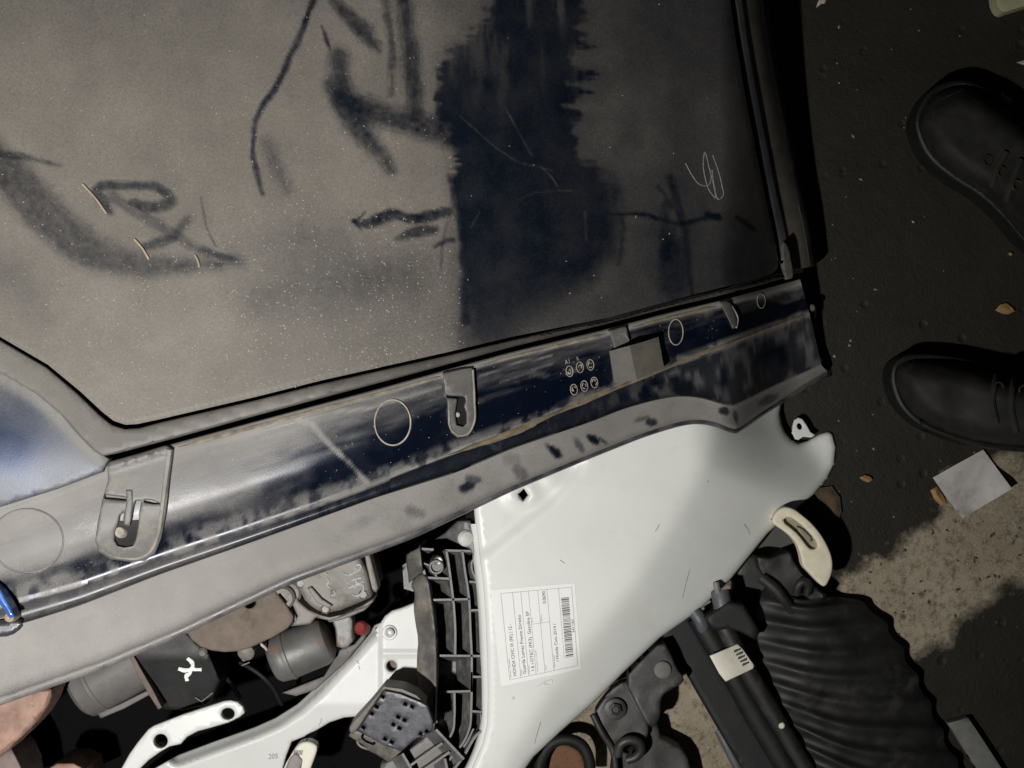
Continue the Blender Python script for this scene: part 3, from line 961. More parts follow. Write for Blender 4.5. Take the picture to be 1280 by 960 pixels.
# mould date stamps: two rows of three small dials, with letters above
def dial(cx, cy, k):
    rt = ring_on('date_stamp', cx, cy, 4.3, 6.6, .75, M['ring'], trim_plate_z, rot=-.1, h=.0007)
    parts = []
    r2 = random.Random(k * 5 + 1)
    for j in range(5):
        a = r2.uniform(0, 6.28)
        b = a + r2.uniform(.5, 2.2)
        u = np.linspace(a, b, 5)
        f = r2.uniform(.25, .75)
        X, Y = cx + 4 * f * np.cos(u), cy + 6 * f * np.sin(u)
        parts.append(tube_mesh(Pa(X, Y, trim_plate_z(X, Y) + .0003), .00035, 5))
    v, f = join(parts)
    link('dial_mark', v, f, M['ring'], rt)
for k, (cx, cy) in enumerate([(712, 464), (725, 459), (738, 456), (717.5, 487), (730.5, 482.5), (743, 478)]):
    dial(cx, cy, k)
for s, cx, cy, sz in (('A1', 706.5, 455.5, 8), ('R', 721, 451, 7)):
    v, f = text_tris(s, 1)
    an = -.18
    X = cx + sz * (v[:, 0] * math.cos(an) * .75 + v[:, 1] * math.sin(an))
    Y = cy + sz * (v[:, 0] * math.sin(an) - v[:, 1] * math.cos(an))
    link('stamp_letter', Pa(X, Y, trim_plate_z(X, Y) + .0005), f, M['ring'], panel, False)

# clip brackets on the trim
def clip_bracket(outline, hole, tongue, boss, zoff=.004, mat=M['clip']):
    zf = lambda x, y, d: trim_plate_z(x, y) + zoff
    b = sheet('clip_bracket', outline, zf, .010, mat, panel, holes=[hole] if hole is not None else [], step=5, r=2.2, rz=.0018, fine=3)
    if tongue is not None:
        sheet('clip_tongue', tongue, lambda x, y, d: trim_plate_z(x, y) + zoff + .001, .004, M['clip'], b, step=4, r=1.2)
    if boss is not None:
        x0, y0, rr = boss
        lathe('clip_pin', P(x0, y0, float(trim_plate_z(np.array([x0]), np.array([y0]))[0]) - .006), (0, 0, 1), [(0, rr), (.006, rr), (.0075, rr * .75), (.008, rr * .3)], M['ring'], b, 16)
    return b
# first, at the left corner
LB = [(136, 577), (172, 567), (208, 556), (217, 562), (212, 600), (208, 640), (202, 672), (194, 692), (181, 701), (160, 702), (138, 699), (124, 690), (119, 676), (122, 654), (128, 624), (135, 600), (134, 586)]
b1 = sheet('clip_bracket', LB, lambda x, y, d: trim_plate_z(x, y) + .004, .010, M['clip'], panel, step=5, r=2.2, rz=.0018, fine=3, holes=[
    [(150, 644), (148, 654), (144, 664), (143, 675), (147, 682), (156, 684), (166, 682), (170, 674), (173, 656), (174, 640), (176, 630), (176, 626), (170, 626), (167, 634), (165, 648), (163, 656), (155, 656), (154, 648), (155, 640)],
    [(131, 618.5), (158, 622), (158, 625.5), (131, 623)], [(181, 625), (190, 625.5), (201, 629.5), (192, 630), (180, 627.5)]])
sheet('clip_tongue', [(157, 612), (166, 612), (166, 630), (164, 650), (162, 657), (155, 656), (156, 640), (158, 626)], lambda x, y, d: trim_plate_z(x, y) + .0048, .003, M['clip'], b1, step=3, r=1.5)
lathe('clip_pin', P(154, 665, float(trim_plate_z(np.array([154.]), np.array([665.]))[0]) - .003), (-.2, .1, 1), [(0, .0045), (.005, .0045), (.0065, .0035), (.007, .001)], M['ring'], b1, 14)
def ridge(pts, rad, mat, par, n=30):
    p = smoothpath(np.array(pts, float), n)
    zz_ = trim_plate_z(p[:, 0], p[:, 1]) + .0040
    V_, F_ = tube_mesh(Pa(p[:, 0], p[:, 1], zz_), rad, 8, .7)
    link('clip_ridge', V_, F_, mat, par)
ridge([(212, 561), (207, 600), (202, 640), (197, 670), (189, 688), (176, 697), (158, 698), (140, 695), (127, 687)], np.interp(np.arange(34), [0, 20, 33], [.0022, .0014, .0006]), M['clipridge'], b1, 34)
sheet('clip_floor', [(138, 652), (174, 650), (174, 686), (140, 688)], lambda x, y, d: trim_plate_z(x, y) + .0006, .002, M['rubber'], b1, step=8)
# second
MB_ = [(553, 466), (576, 461), (591, 459), (592, 475), (594, 500), (594, 520), (592, 537), (585, 545), (572, 547), (564, 541), (560, 530), (559, 502), (558, 497), (555, 496), (556, 486)]
b2 = clip_bracket(MB_, [(559, 494), (574, 495), (581, 496), (582, 501), (580, 508), (583, 516), (583, 529), (579, 533), (571, 531), (569, 517), (571, 505), (572, 498), (559, 497)], None, (572.5, 518, .0022))
ridge([(591, 462), (593, 500), (592, 530), (585, 542), (573, 544), (565, 538), (561, 512)], .0009, M['clipridge'], b2)
sheet('clip_floor', [(567, 497), (586, 498), (586, 534), (568, 533)], lambda x, y, d: trim_plate_z(x, y) + .0006, .002, M['rubber'], b2, step=8)
# third, half behind the foam block, and fourth
b3 = clip_bracket([(760, 413), (774, 409), (783, 407), (787, 424), (786, 436), (768, 440), (766, 428), (762, 418)], None, None, None)
tube('clip_ridge', [(777, 409, .4335), (781, 417, .4335), (785, 426, .433)], .0016, M['clip'], b3, 8, 10, .7)
b4 = clip_bracket([(899, 377), (908, 375), (914, 379), (918, 388), (922, 400), (922, 408), (916, 411), (912, 402), (906, 390), (902, 382)], None, None, None)
tube('clip_ridge', [(908, 376, .433), (916, 385, .433), (922, 399, .432), (920, 410, .430)], .0009, M['ring'], b4, 8, 14, .7)

# block standing on the trim
bt = np.array([[(762, 439, .4380), (774, 435.5, .4425), (787, 432, .4465), (805, 427, .4435), (823, 421, .4400)],
               [(768, 479, .4330), (782, 477, .4375), (796, 474.5, .4415), (813, 467.5, .4385), (830, 459.5, .4350)]], float)
Vb_ = Pa(bt[..., 0], bt[..., 1], bt[..., 2])
grid_link('foam_block', Vb_, M['foam'], panel, .030, angle=8)

# left end: edge with its blue highlight put into the colour, stud
sheet('blue_edge_highlight', [(-12, 722), (2, 738), (14, 760), (19, 771), (12, 773), (2, 758), (-14, 738)], lambda x, y, d: .436, .012, M['bluehi'], panel, step=4, r=3)
lathe('stud', P(24, 766, .405), (0, 0, 1), [(0, .0042), (.018, .0042), (.022, .0035), (.024, .0012)], M['straw'], panel, 16)
sheet('trim_end_fold', [(-30, 782), (0, 776), (18, 772), (30, 776), (30, 784), (14, 796), (-6, 797), (-30, 795)], lambda x, y, d: .4205, .012, M['trim'], panel, step=4, r=5, rz=.006, sm=1, attrs={'dust': lambda x, y: .25 + 0 * x})

# right end: clip and black edge
ec = sheet('edge_clip', [(1003, 372), (1011, 376), (1020, 379), (1021, 392), (1018, 402), (1009, 405), (1002, 396), (1000, 382)], .418, .03, M['rubber'], panel, step=4, r=2)
lathe('clip_pin', P(1013, 385, .418), (0.2, 0, 1), [(0, .0032), (.004, .0032), (.005, .002)], M['rail'], ec, 14)
sheet('end_cap', [(1006, 398), (1014, 404), (1024, 412), (1030, 430), (1036, 452), (1041, 470), (1032, 472), (1022, 440), (1012, 415)], .408, .028, M['rubber'], panel, step=5, r=2.5)
lathe('edge_glint', P(1025.5, 450, .407), (0, 0, 1), [(0, .0022), (.0015, .0022), (.0022, .0012)], M['steel'], panel, 12)  # small bright disc standing in for a glint on the black edge
# moulded ribs in the right hand recess of the trim
for k in range(6):
    x0, y0 = 958 + (k % 2) * 16, 428 + (k // 2) * 8 - (k % 2) * 4
    tube('moulded_rib', [(x0, y0, .4165), (x0 + 12, y0 - 4, .4165)], .0011, M['rail'], panel, 6)

# chalk scribble on the skin
def scribble(name, strokes, zf, rad, mat, parent):
    parts = []
    for s_ in strokes:
        p = smoothpath(np.array(s_, float), 6 * len(s_))
        z = zf(p[:, 0], p[:, 1]) if callable(zf) else np.full(len(p), zf)
        w = rad * (.75 + .5 * vnoise(p[:, 0], p[:, 1], 3))
        parts.append(tube_mesh(Pa(p[:, 0], p[:, 1], z), w, 6, .35))
    v, f = join(parts)
    return link(name, v, f, mat, parent)
M['chalkdim'] = simple('pale_pencil_mark', (.16, .165, .165), .9, var=.4, vscale=400)
scribble('chalk_mark', [[(857, 204), (865, 219), (876, 231), (885, 232), (889, 224), (886, 208), (881, 190), (879, 203), (881, 220), (888, 240), (894, 247), (893, 236), (890, 222)],
                        [(891, 194), (897, 211), (902, 230), (903, 246), (899, 249), (893, 232), (890, 212)]], ZP + .0002, .00045, M['chalkdim'], panel)

# dust grains lying on the panel
def grains(name, pts, sizes, mat, parent, zf):
    V, Fc = [], []
    for (x, y), s_ in zip(pts, sizes):
        b = len(V)
        c = np.array(P(x, y, 0))
        z = zf(np.array([x]), np.array([y]))[0]
        c = np.array(P(x, y, z))
        a = random.uniform(0, 6.28)
        e = random.uniform(.5, 1.6)
        for dx, dy, dz in ((1, 0, 0), (-.5, .8, 0), (-.6, -.7, 0), (.0, .1, .35)):
            X, Y = dx * e, dy / e
            V.append(c + s_ * np.array([X * math.cos(a) - Y * math.sin(a), X * math.sin(a) + Y * math.cos(a), dz]))
        Fc += [[b, b + 1, b + 3], [b + 1, b + 2, b + 3], [b + 2, b, b + 3], [b, b + 2, b + 1]]
    o = link(name, np.array(V), Fc, mat, parent, False)
    o['kind'] = 'stuff'
    return o
gp = []
while len(gp) < 1400:
    x, y = random.uniform(0, 960), random.uniform(0, 520)
    if not inside(np.array(PANE, float), np.array([x]), np.array([y]))[0]:
        continue
    w = .05 + .95 * math.exp(-((x - 380) / 260) ** 2 - ((y - 400) / 150) ** 2)
    if inside(np.array(WIPE, float), np.array([x]), np.array([y]))[0] and random.random() < .8:
        continue
    w *= .2 if x > 590 else 1
    if random.random() < w:
        gp.append((x, y))
grains('dust_grains', gp, [random.choice((.0004, .0005, .0006, .0007, .0009)) for _ in gp], M['speck'], panel, lambda x, y: np.full(x.shape, ZP + .0001))
gp = []
while len(gp) < 260:
    x = random.uniform(0, 900)
    s_, e_ = cv(S_PTS, np.array([x]))[0], cv(E_PTS, np.array([x]))[0]
    y = random.uniform(s_ + 3, cv(M_PTS, np.array([x]))[0])
    gp.append((x, y))
grains('dust_grains', gp, [random.choice((.0003, .0004, .0006)) for _ in gp], M['speck'], panel, lambda x, y: trim_plate_z(x, y))

# straws lying on the panel
for k, (a, b, lab) in enumerate([((103, 230), (133, 267), 'longest pale straw splinter lying on the dusty panel left of the wiped ring'),
                                 ((168, 299), (186, 324), 'middle pale straw splinter lying on the dusty panel below the wiped ring'),
                                 ((243, 318), (249, 334), 'shortest pale straw splinter lying at the tip of the curved wipe')]):
    o = tube('straw', [(a[0], a[1], ZP + .001), ((a[0] + b[0]) / 2 + 1, (a[1] + b[1]) / 2 - 1, ZP + .0013), (b[0], b[1], ZP + .001)], .0007, M['straw'], None, 6, 8, .6)
    tag(o, lab, 'straw', 'straw splinters on the dusty panel')

# ------------------------------------------------------------------ white fender
LIFT = None
fender = thing('car_fender', 'smooth white car front fender with a printed parts label stuck on it', 'car fender', 800, 720, .0)
TERM = [(900, 470), (893, 535), (880, 580), (842, 650), (796, 722), (740, 792), (690, 855), (640, 935), (610, 1010)]
FEND = [(590, 612), (640, 592), (740, 548), (830, 512), (900, 500), (980, 478), (977, 502), (975, 517), (977, 529), (981, 540), (989, 550), (998, 554), (1009, 551), (1025, 542), (1036, 539), (1041, 543), (1045, 558), (1043, 580), (1034, 598),
        (1017, 618), (997, 634), (960, 666), (915, 722), (875, 762), (825, 797), (782, 838), (740, 880), (700, 915), (667, 946), (640, 985), (600, 1040), (556, 1040), (572, 990), (588, 962), (602, 930), (608, 905), (609, 870), (608, 820), (606, 770), (603, 730),
        (598, 690), (594, 655)]
def fz(x, y, d=None):
    dt, _ = segdist(TERM, x, y, False)
    tp = np.array(TERM, float)
    xt = np.interp(y, tp[:, 1], tp[:, 0])
    s = np.where(x > xt, dt, -dt)
    # slope grows smoothly across the shoulder line, then the flank falls away to the floor at the tip
    k = .00064
    sp = lambda a, w: w * np.log1p(np.exp(np.clip((s - a) / w, -40, 40)))
    z = .270 - .06 * k * s - k * (.70 * sp(2, 5.5) + .26 * sp(45, 18)) + k * .06 * np.minimum(0, s + 240)
    z = z - .00005 * np.maximum(0, y - 800) - .050 * sstep(860, 985, x) * sstep(625, 505, y)
    # pressed area with the square hole near the top left
    A = [(560, 560), (730, 575), (722, 592), (690, 628), (655, 655), (612, 690), (560, 712)]
    da, _ = segdist(A, x, y)
    sa = np.where(inside(A, x, y), da, -da)
    z = z - .0035 * sstep(-7, 9, sa)
    z = z + .0030 * np.exp(-(((x - 652) / 22) ** 2 + ((y - 618) / 15) ** 2) ** 2)
    z = z + .002 * np.exp(-((x - 690) / 16.) ** 2 - ((y - 600) / 13.) ** 2)
    zt = z - (FZ + .006)
    zt = .5 * (zt + np.sqrt(zt * zt + .010 ** 2))      # the tip comes to rest on the floor
    return zt + FZ + .006
sheet('fender_skin', FEND, fz, .0022, M['white'], fender, holes=[[(655, 611), (660, 619), (654, 626), (648, 618)]], step=6, r=7.0, rz=.006, fine=5, angle=60)
# folded inner flange along the left edge
fe = np.array([(594, 655), (598, 690), (603, 730), (606, 770), (608, 820), (609, 870), (608, 905), (602, 930), (588, 962), (572, 990)], float)
fp = smoothpath(fe, 40)
V = np.zeros((40, 4, 3))
zz = fz(fp[:, 0], fp[:, 1]) - .0035
for k, (ox, dz) in enumerate(((2, 0), (-2.5, -.001), (-6, -.004), (-8, -.013))):
    V[:, k] = Pa(fp[:, 0] + ox, fp[:, 1] + max(0, ox) * 0, zz + dz)
grid_link('fender_flange', V, M['white'], fender, .002)
# white tab with a hole by the notch
sheet('fender_tab', [(990, 541), (991, 532), (993, 525), (998, 522), (1003, 524), (1008, 531), (1013, 540), (1019, 544), (1014, 547), (1004, 546), (998, 550), (994, 549)], lambda x, y, d: fz(x * 0 + 1000, y * 0 + 556) - .001, .003, M['white2'], fender,
      holes=[circ(999.5, 533, 3.2, 4.2, 16, -.4)], step=3, r=1, fine=2)
sheet('notch_gap_shade', [(969, 500), (977, 502), (975, 517), (979, 534), (988, 549), (998, 553), (996, 557), (984, 553), (973, 540), (968, 518)], lambda x, y, d: fz(x * 0 + 985, y * 0 + 552) - .012, .02, M['rubber'], fender, step=4)  # black sheet standing in for the shaded gap in the notch

# parts label
LC = {'bl': (637, 850), 'tl': (626, 742), 'tr': (714.5, 734), 'br': (722, 832)}
def lab(a, b):
    """a along the reading direction (0 bottom .. 1 top), b across the lines (0 left .. 1 right)"""
    a, b = np.asarray(a, float), np.asarray(b, float)
    X = (1 - a) * ((1 - b) * LC['bl'][0] + b * LC['br'][0]) + a * ((1 - b) * LC['tl'][0] + b * LC['tr'][0])
    Y = (1 - a) * ((1 - b) * LC['bl'][1] + b * LC['br'][1]) + a * ((1 - b) * LC['tl'][1] + b * LC['tr'][1])
    return X, Y
def lquad(a0, b0, a1, b1, n=10):
    a, b = np.meshgrid(np.linspace(a0, a1, n), np.linspace(b0, b1, n))
    return lab(a, b)
X, Y = lquad(-.05, -.13, 1.05, 1.05, 16)
st = grid_link('label_sticker', Pa(X, Y, fz(X, Y) + .00025), M['sticker'], fender, .0002)
def lstrip(a0, b0, a1, b1, w, lift=.00045):
    n = 14
    a, b = np.linspace(a0, a1, n), np.linspace(b0, b1, n)
    da, db = (a1 - a0) * 108, (b1 - b0) * 87
    L = math.hypot(da, db)
    oa, ob = -db / L * w / 108, da / L * w / 87
    V, Fc = [], []
    x0, y0 = lab(a - oa, b - ob)
    x1, y1 = lab(a + oa, b + ob)
    v = np.concatenate([Pa(x0, y0, fz(x0, y0) + lift), Pa(x1, y1, fz(x1, y1) + lift)])
    for i in range(n - 1):
        Fc.append([i, i + 1, n + i + 1, n + i])
    return v, Fc
parts = [lstrip(0, b, 1, b, .22) for b in (0, .165, .28, .39, .52, .65, 1)] + [lstrip(.13, .815, 1, .815, .2)] + [lstrip(a, 0, a, 1, .22) for a in (0, 1)] + [lstrip(.6, .39, .6, .65, .22)]
v, f = join(parts)
link('ruled_lines', v, f, M['greyink'], st, False)
parts = []
rb = random.Random(3)
a = .13
while a < .88:
    w = rb.choice((.004, .004, .007, .011))
    parts.append(lstrip(a, .84, a, .95, w * 108 / 2))
    a += w + rb.choice((.005, .006, .010))
v, f = join(parts)
link('barcode', v, f, M['ink'], st, False)
def ltext(s, a0, a1, base, h):
    v, f = text_tris(s, 1)
    w = v[:, 0].max()
    a = a0 + v[:, 0] / w * (a1 - a0)
    b = base - v[:, 1] * h / .7
    x, y = lab(a, b)
    return Pa(x, y, fz(x, y) + .0005), f
for v, f in [ltext('HONDA CIVIC IX (FK) | 12 -', .03, .64, .105, .048), ltext('Guarda Lamas Frente Direito', .03, .73, .248, .048), ltext('1.6 i-DTEC (FK3)  Gasolina 5P', .04, .76, .37, .046),
         ltext('0.0690', .83, .98, .625, .05), ltext('/ Honda Civic 2014 /', .10, .57, .735, .044), ltext('341160', .42, .59, .993, .032)]:
    link('lettering', v, f, M['ink'], st, False)
for v, f in [ltext('Marca / Modelo', .02, .24, .03, .02), ltext('Peca', .02, .09, .188, .02), ltext('Versao', .02, .12, .302, .02), ltext('Numero / OEM', .03, .28, .425, .02), ltext('Cor', .03, .09, .55, .02), ltext('Km', .62, .67, .415, .02), ltext('Preco', .62, .70, .545, .02), ltext('Observacoes', .03, .19, .675, .02)]:
    link('small_lettering', v, f, M['greyink'], st, False)
M['scuff'] = simple('dark_scuff', (.22, .19, .15), .7)
for q in ([(862, 712), (858, 727), (853, 748)], [(824, 655), (822, 660), (819, 664)], [(676, 902), (671, 918), (668, 930)], [(700, 700), (706, 704)], [(930, 655), (935, 662), (937, 668)]):
    scribble('scuff_mark', [q], lambda x, y: fz(x, y) + .0002, .00028, M['scuff'], fender)
M['crease'] = simple('dull_stain', (.52, .52, .49), .5)
scribble('pencil_mark', [[(671, 858), (680, 853), (690, 850), (689, 855), (680, 855)]], lambda x, y: fz(x, y) + .0002, .0004, M['crease'], fender)

# ------------------------------------------------------------------ black ribbed bracket
LIFT = -.045
br = thing('bumper_bracket', 'black ribbed plastic bumper bracket along the left edge of the white fender', 'bracket', 560, 820, .27)
ZB = .305
SH = (-20, 15)
BACK = [(510, 700), (527, 688), (590, 690), (597, 700), (593, 712), (597, 728), (602, 745), (603, 845), (606, 892), (606, 912), (599, 917), (578, 948), (566, 964), (520, 1000), (480, 990), (500, 940), (540, 915), (545, 860), (543, 780), (534, 735), (512, 729)]
sheet('back_plate', [(x - 7, y + 7) for x, y in BACK], .270, .004, M['blackplastic'], br, step=16)
def rib(pts, w=1.3, z=ZB, depth=.034, mat=None, name='rib', parent=br):
    p = smoothpath(np.array(pts, float), max(2, 8 * (len(pts) - 1))) if len(pts) > 2 else densify(np.array(pts, float), 12, False)
    t = np.gradient(p, axis=0)
    t /= np.linalg.norm(t, axis=1)[:, None]
    nr = np.stack([-t[:, 1], t[:, 0]], 1)
    ol = np.concatenate([p + nr * w, (p - nr * w)[::-1]])
    return sheet(name, ol, z, depth, mat or M['blackplastic'], parent, step=20, fine=9, shear=SH, angle=30)
rib([(558, 688), (560, 700), (563, 722), (566, 745), (569, 785), (569, 818)])
rib([(578, 689), (581, 712), (586, 745), (588, 786), (589.5, 818), (589.5, 865)])
rib([(525, 686), (527, 702), (531, 718)])
rib([(526, 686), (542, 687)])
rib([(557, 688), (594, 689)])
rib([(532, 722), (563, 723.5)])
rib([(539, 750), (587, 749)])
rib([(527, 703), (541, 710), (546, 722)], .9)
rib([(587, 727), (598, 728)])
rib([(588, 763), (602, 762.5)])
rib([(545, 819.5), (603, 820)])
rib([(589, 846), (604, 846)])
rib([(546, 865), (588, 864)])
rib([(568, 866), (568, 895), (566, 914), (558, 928)])
rib([(589.5, 840), (589, 885), (587, 910), (578, 930), (569, 941), (560, 952)])
rib([(590, 889), (604, 890)])
rib([(597, 696), (590, 702), (590, 712), (596, 727), (600, 745), (602, 790), (603, 846), (603, 888)], 1.1)
rib([(605, 891), (606, 911), (599, 916), (579, 946), (566, 964)], 1.6)
rib([(592, 911), (582, 930), (570, 946)], 1.0, ZB - .006)
sheet('side_clip', [(604, 786), (609, 787), (609, 824), (604, 826)], ZB - .012, .02, M['blackplastic'], br, step=8)
sheet('side_clip', [(600, 892), (608, 890), (608, 912), (601, 914)], ZB - .004, .02, M['blackplastic'], br, step=8)
# filler webs that slope inside the cells
for ol in ([(546, 752), (562, 760), (566, 770), (567, 812), (556, 808), (548, 790)], [(570, 752), (583, 758), (586, 768), (586, 812), (574, 808)],
           [(549, 868), (562, 874), (565, 884), (563, 905), (554, 902)], [(571, 868), (583, 874), (585, 884), (581, 912), (572, 905)],
           [(563, 702), (573, 698), (580, 730), (583, 744), (572, 738)], [(592, 768), (599, 770), (600, 812), (593, 810)]):
    sheet('cell_web', ol, lambda x, y, d: .274 + .012 * sstep(0, 14, d) * .8, .006, M['blackplastic'], br, step=6, r=0, shear=(-3, 3), angle=25)
# outer flange wall on the left
FL = [(518, 722), (529, 716), (536, 724), (539, 745), (543, 770), (546, 800), (546.5, 850), (546, 880), (544, 912), (540, 918), (537, 898), (531, 880), (523, 868), (521, 845), (521, 820), (523, 800), (519, 778), (516.5, 758), (519, 742), (513, 732)]
sheet('side_flange', FL, lambda x, y, d: ZB + .010 - .0005 * np.maximum(0, 546 - x) + .004 * (fbm(x, y, 14, 3) - .5), .03, M['dirtyplastic'], br, step=5, r=4, rz=.004, sm=1, angle=50)
sheet('corner_box', [(508, 694), (513, 690), (525, 684), (529, 714), (519, 722), (511, 729)], lambda x, y, d: ZB + .006 - .0006 * np.maximum(0, 526 - x), .03, M['dirtyplastic'], br, step=5, r=2, rz=.002)
# screw boss
boss = lathe('screw_boss', P(547, 700, .275), (0.02, -0.05, 1), [(0, .0068), (.034, .0066), (.036, .0060), (.036, .0046), (.033, .0044)], M['clip'], br, 26)
lathe('screw', P(547, 700, .305), (0.02, -0.05, 1), [(0, .0046), (.0025, .0046), (.0035, .0034), (.0030, .0012), (.0020, .001)], M['steel'], boss, 20)
lathe('bolt', P(554, 852, .277), (0, 0, 1), [(0, .0062), (.006, .0062), (.007, .0042), (.012, .0038), (.013, .002)], M['rubber'], br, 18)
# top ear with the white clip
ear = sheet('top_ear', [(544, 674), (556, 666), (572, 651), (588, 650), (590, 656), (594, 680), (597, 694), (592, 697), (588, 687), (574, 680), (558, 673)],
            lambda x, y, d: .312 + .004 * (fbm(x, y, 12, 3) - .5) - .0004 * np.maximum(0, 580 - x), .02, M['blackplastic'], br, step=5, r=2, rz=.003)
lathe('white_clip', P(580, 672, .308), (.35, 0, 1), [(0, .0062), (.006, .0072), (.0085, .0055), (.010, .0015)], M['white2'], br, 20)
# lower deck of the bracket
sheet('lower_deck', [(543, 912), (560, 929), (578, 948), (566, 966), (540, 1010), (470, 1010), (476, 956), (503, 944)], .298, .02, M['dirtyplastic'], br, step=10, r=2)
for pts in ([(503, 942), (514, 962), (520, 985)], [(513, 957), (540, 938), (553, 929)], [(524, 966), (548, 950), (562, 940)], [(545, 912), (562, 930), (580, 949)], [(556, 948), (562, 975)]):
    rib(pts, 1.5, .312, .02)

# ------------------------------------------------------------------ perforated box
LIFT = -.035
vb = thing('vented_box', 'square grey-black perforated plastic box overlapping the white apron and the ribbed bracket', 'plastic box', 490, 905, .27)
TOPP = [(480, 863), (500, 867), (527, 878), (534, 882), (541, 902), (541, 912), (530, 919), (518, 925), (502, 939), (480, 932), (447, 913)]
def sq(cx, cy, s=2.2, rot=.45):
    c, s_ = math.cos(rot), math.sin(rot)
    return [(cx + s * (a * c - b * s_), cy + s * (a * s_ + b * c)) for a, b in ((-1, -1), (1, -1), (1, 1), (-1, 1))]
HOLES = [sq(478.5, 870.5), sq(471, 882.5, 2.6), sq(465, 891.5), sq(454.5, 909), sq(507, 880), sq(515.5, 883), sq(498, 896), sq(506, 900), sq(492, 905.5), sq(499.5, 910), sq(481.5, 923.5), sq(490, 927.5), sq(526, 917, 2.0), sq(533.5, 914, 2.0)]
ZV = .338
def vz(x, y, d=None):
    return ZV - .00010 * (x - 490) * -1 - .0001 * (y - 900)
sheet('perforated_lid', TOPP, vz, .004, M['vent'], vb, holes=HOLES, step=6, r=1.6, rz=.0014, fine=3)
sheet('box_body', [(480, 866), (526, 880), (539, 903), (538, 912), (502, 936), (449, 913)], lambda x, y, d: vz(x, y) - .0075, .028, M['rubber'], vb, step=20)
sheet('box_side', [(480, 858), (503, 861), (521, 869), (532, 880), (528, 881), (500, 867), (479, 863), (446, 913), (441, 918), (437, 914), (437, 909), (441, 903), (462, 880)], lambda x, y, d: vz(x, y) - .005, .03, M['dirtyplastic'], vb, step=6, r=1.5)
sheet('box_front', [(447, 913), (480, 931), (502, 939), (486, 953), (480, 949), (470, 943), (460, 938), (455, 932), (444, 925), (436, 920), (439, 914)], lambda x, y, d: vz(x, y) - .008 - .0002 * np.maximum(0, y - 920), .025, M['dirtyplastic'], vb, step=6, r=2)
tube('box_loop', [(449, 923, .334), (447, 928, .336), (450, 932, .336), (456, 935, .336), (461, 936, .335), (463, 933, .334)], .0011, M['clip'], vb, 8, 22)
for k, (cx, cy) in enumerate(((492, 873), (475, 893), (470, 911), (512, 893))):
    ring_on('moulded_dot', cx, cy, 3, 2.6, .5, M['vent'], lambda X, Y: vz(X, Y), parent=vb, h=.0004)

# ------------------------------------------------------------------ white apron
LIFT = -.042
ap = thing('body_apron', 'white painted inner wing apron with bolt and round hole, beside the ribbed bracket', 'body apron', 410, 870, .25)
APR = [(190, 962), (222, 944), (270, 926), (318, 909), (345, 897), (372, 880), (396, 858), (420, 832), (440, 812), (455, 795), (465, 783), (476, 778), (481, 770), (490, 763), (503, 759), (525, 750), (530, 790), (530, 845), (532, 880), (500, 870), (470, 890), (452, 895), (430, 897),
       (412, 903), (397, 912), (380, 921), (365, 927), (358, 945), (350, 975), (320, 1040), (150, 1040), (160, 985)]
def az(x, y, d=None):
    z = .290 + .0 * x
    # rolled upper edge with two folds running down-left
    FO = np.array([(465, 783), (440, 812), (420, 832), (396, 858), (372, 880), (345, 897), (318, 909), (222, 944)], float)
    dl, _ = segdist(FO, x, y, False)
    z = z - .014 * sstep(16, 0, dl) * (x < 470) + .0028 * np.exp(-((dl - 9) / 2.6) ** 2) * sstep(475, 455, x) * sstep(340, 400, x)
    z = z - .00008 * np.maximum(0, y - 880) - .0022 * sstep(477, 474, x) 
    z = z + .0014 * np.exp(-((y - 817) / 3.0) ** 2) * sstep(474, 478, x)
    return z
sheet('apron_skin', APR, az, .004, M['white2'], ap, holes=[circ(489.5, 832.5, 6.2, 6.8, 20)], step=3.6, r=2.5, rz=.003, fine=5)
hb = lathe('bolt_washer', P(487, 790.5, .289), (0, 0, 1), [(0, .0066), (.0022, .0066), (.0028, .0058)], M['white2'], ap, 26)
lathe('bolt_head', P(487, 790.5, .291), (0, 0, 1), [(0, .0044), (.004, .0042), (.005, .003), (.0042, .0016), (.003, .0014)], M['white2'], hb, 20)
v, f = text_tris('205', 1)
X, Y = 335 + 8.5 * v[:, 0], 949 - 9 * v[:, 1] - .6 * v[:, 0]
link('stamped_number', Pa(X, Y, az(X, Y) + .0006), f, M['greyink'], ap, False)
sheet('hole_backing', circ(491, 831, 8, 8, 20), .278, .003, M['rust'], ap, step=8)
for q in ([(398, 907), (401, 902), (402, 898)], [(448, 832), (450, 837)], [(446, 826), (449, 830)]):
    scribble('pencil_mark', [q], lambda x, y: az(x, y) + .0002, .0003, M['greyink'], ap)

LIFT = None
# ------------------------------------------------------------------ white two-hole plate
PL = [(140, 985), (152, 960), (162, 942), (172, 928), (185, 912), (192, 907), (225, 894), (265, 881), (280, 876), (288, 875), (297, 877), (304, 883), (306, 891), (300, 896), (286, 903), (262, 910), (247, 914), (234, 921), (226, 930), (212, 933), (200, 940), (186, 950), (174, 962), (160, 985)]
bp = sheet('mounting_plate', PL, lambda x, y, d: .302 + 0 * x, .004, M['white2'], None, holes=[circ(199, 929, 9.3, 9.3, 24), circ(285, 895.5, 8.6, 8.0, 24)] if False else [circ(201, 926, 8.6, 8.6, 24), circ(285, 892, 8.2, 7.2, 24)], step=6, r=2, rz=.0025, fine=4)
tag(bp, 'slanted white painted steel plate with two round holes at the lower left', 'mounting plate')

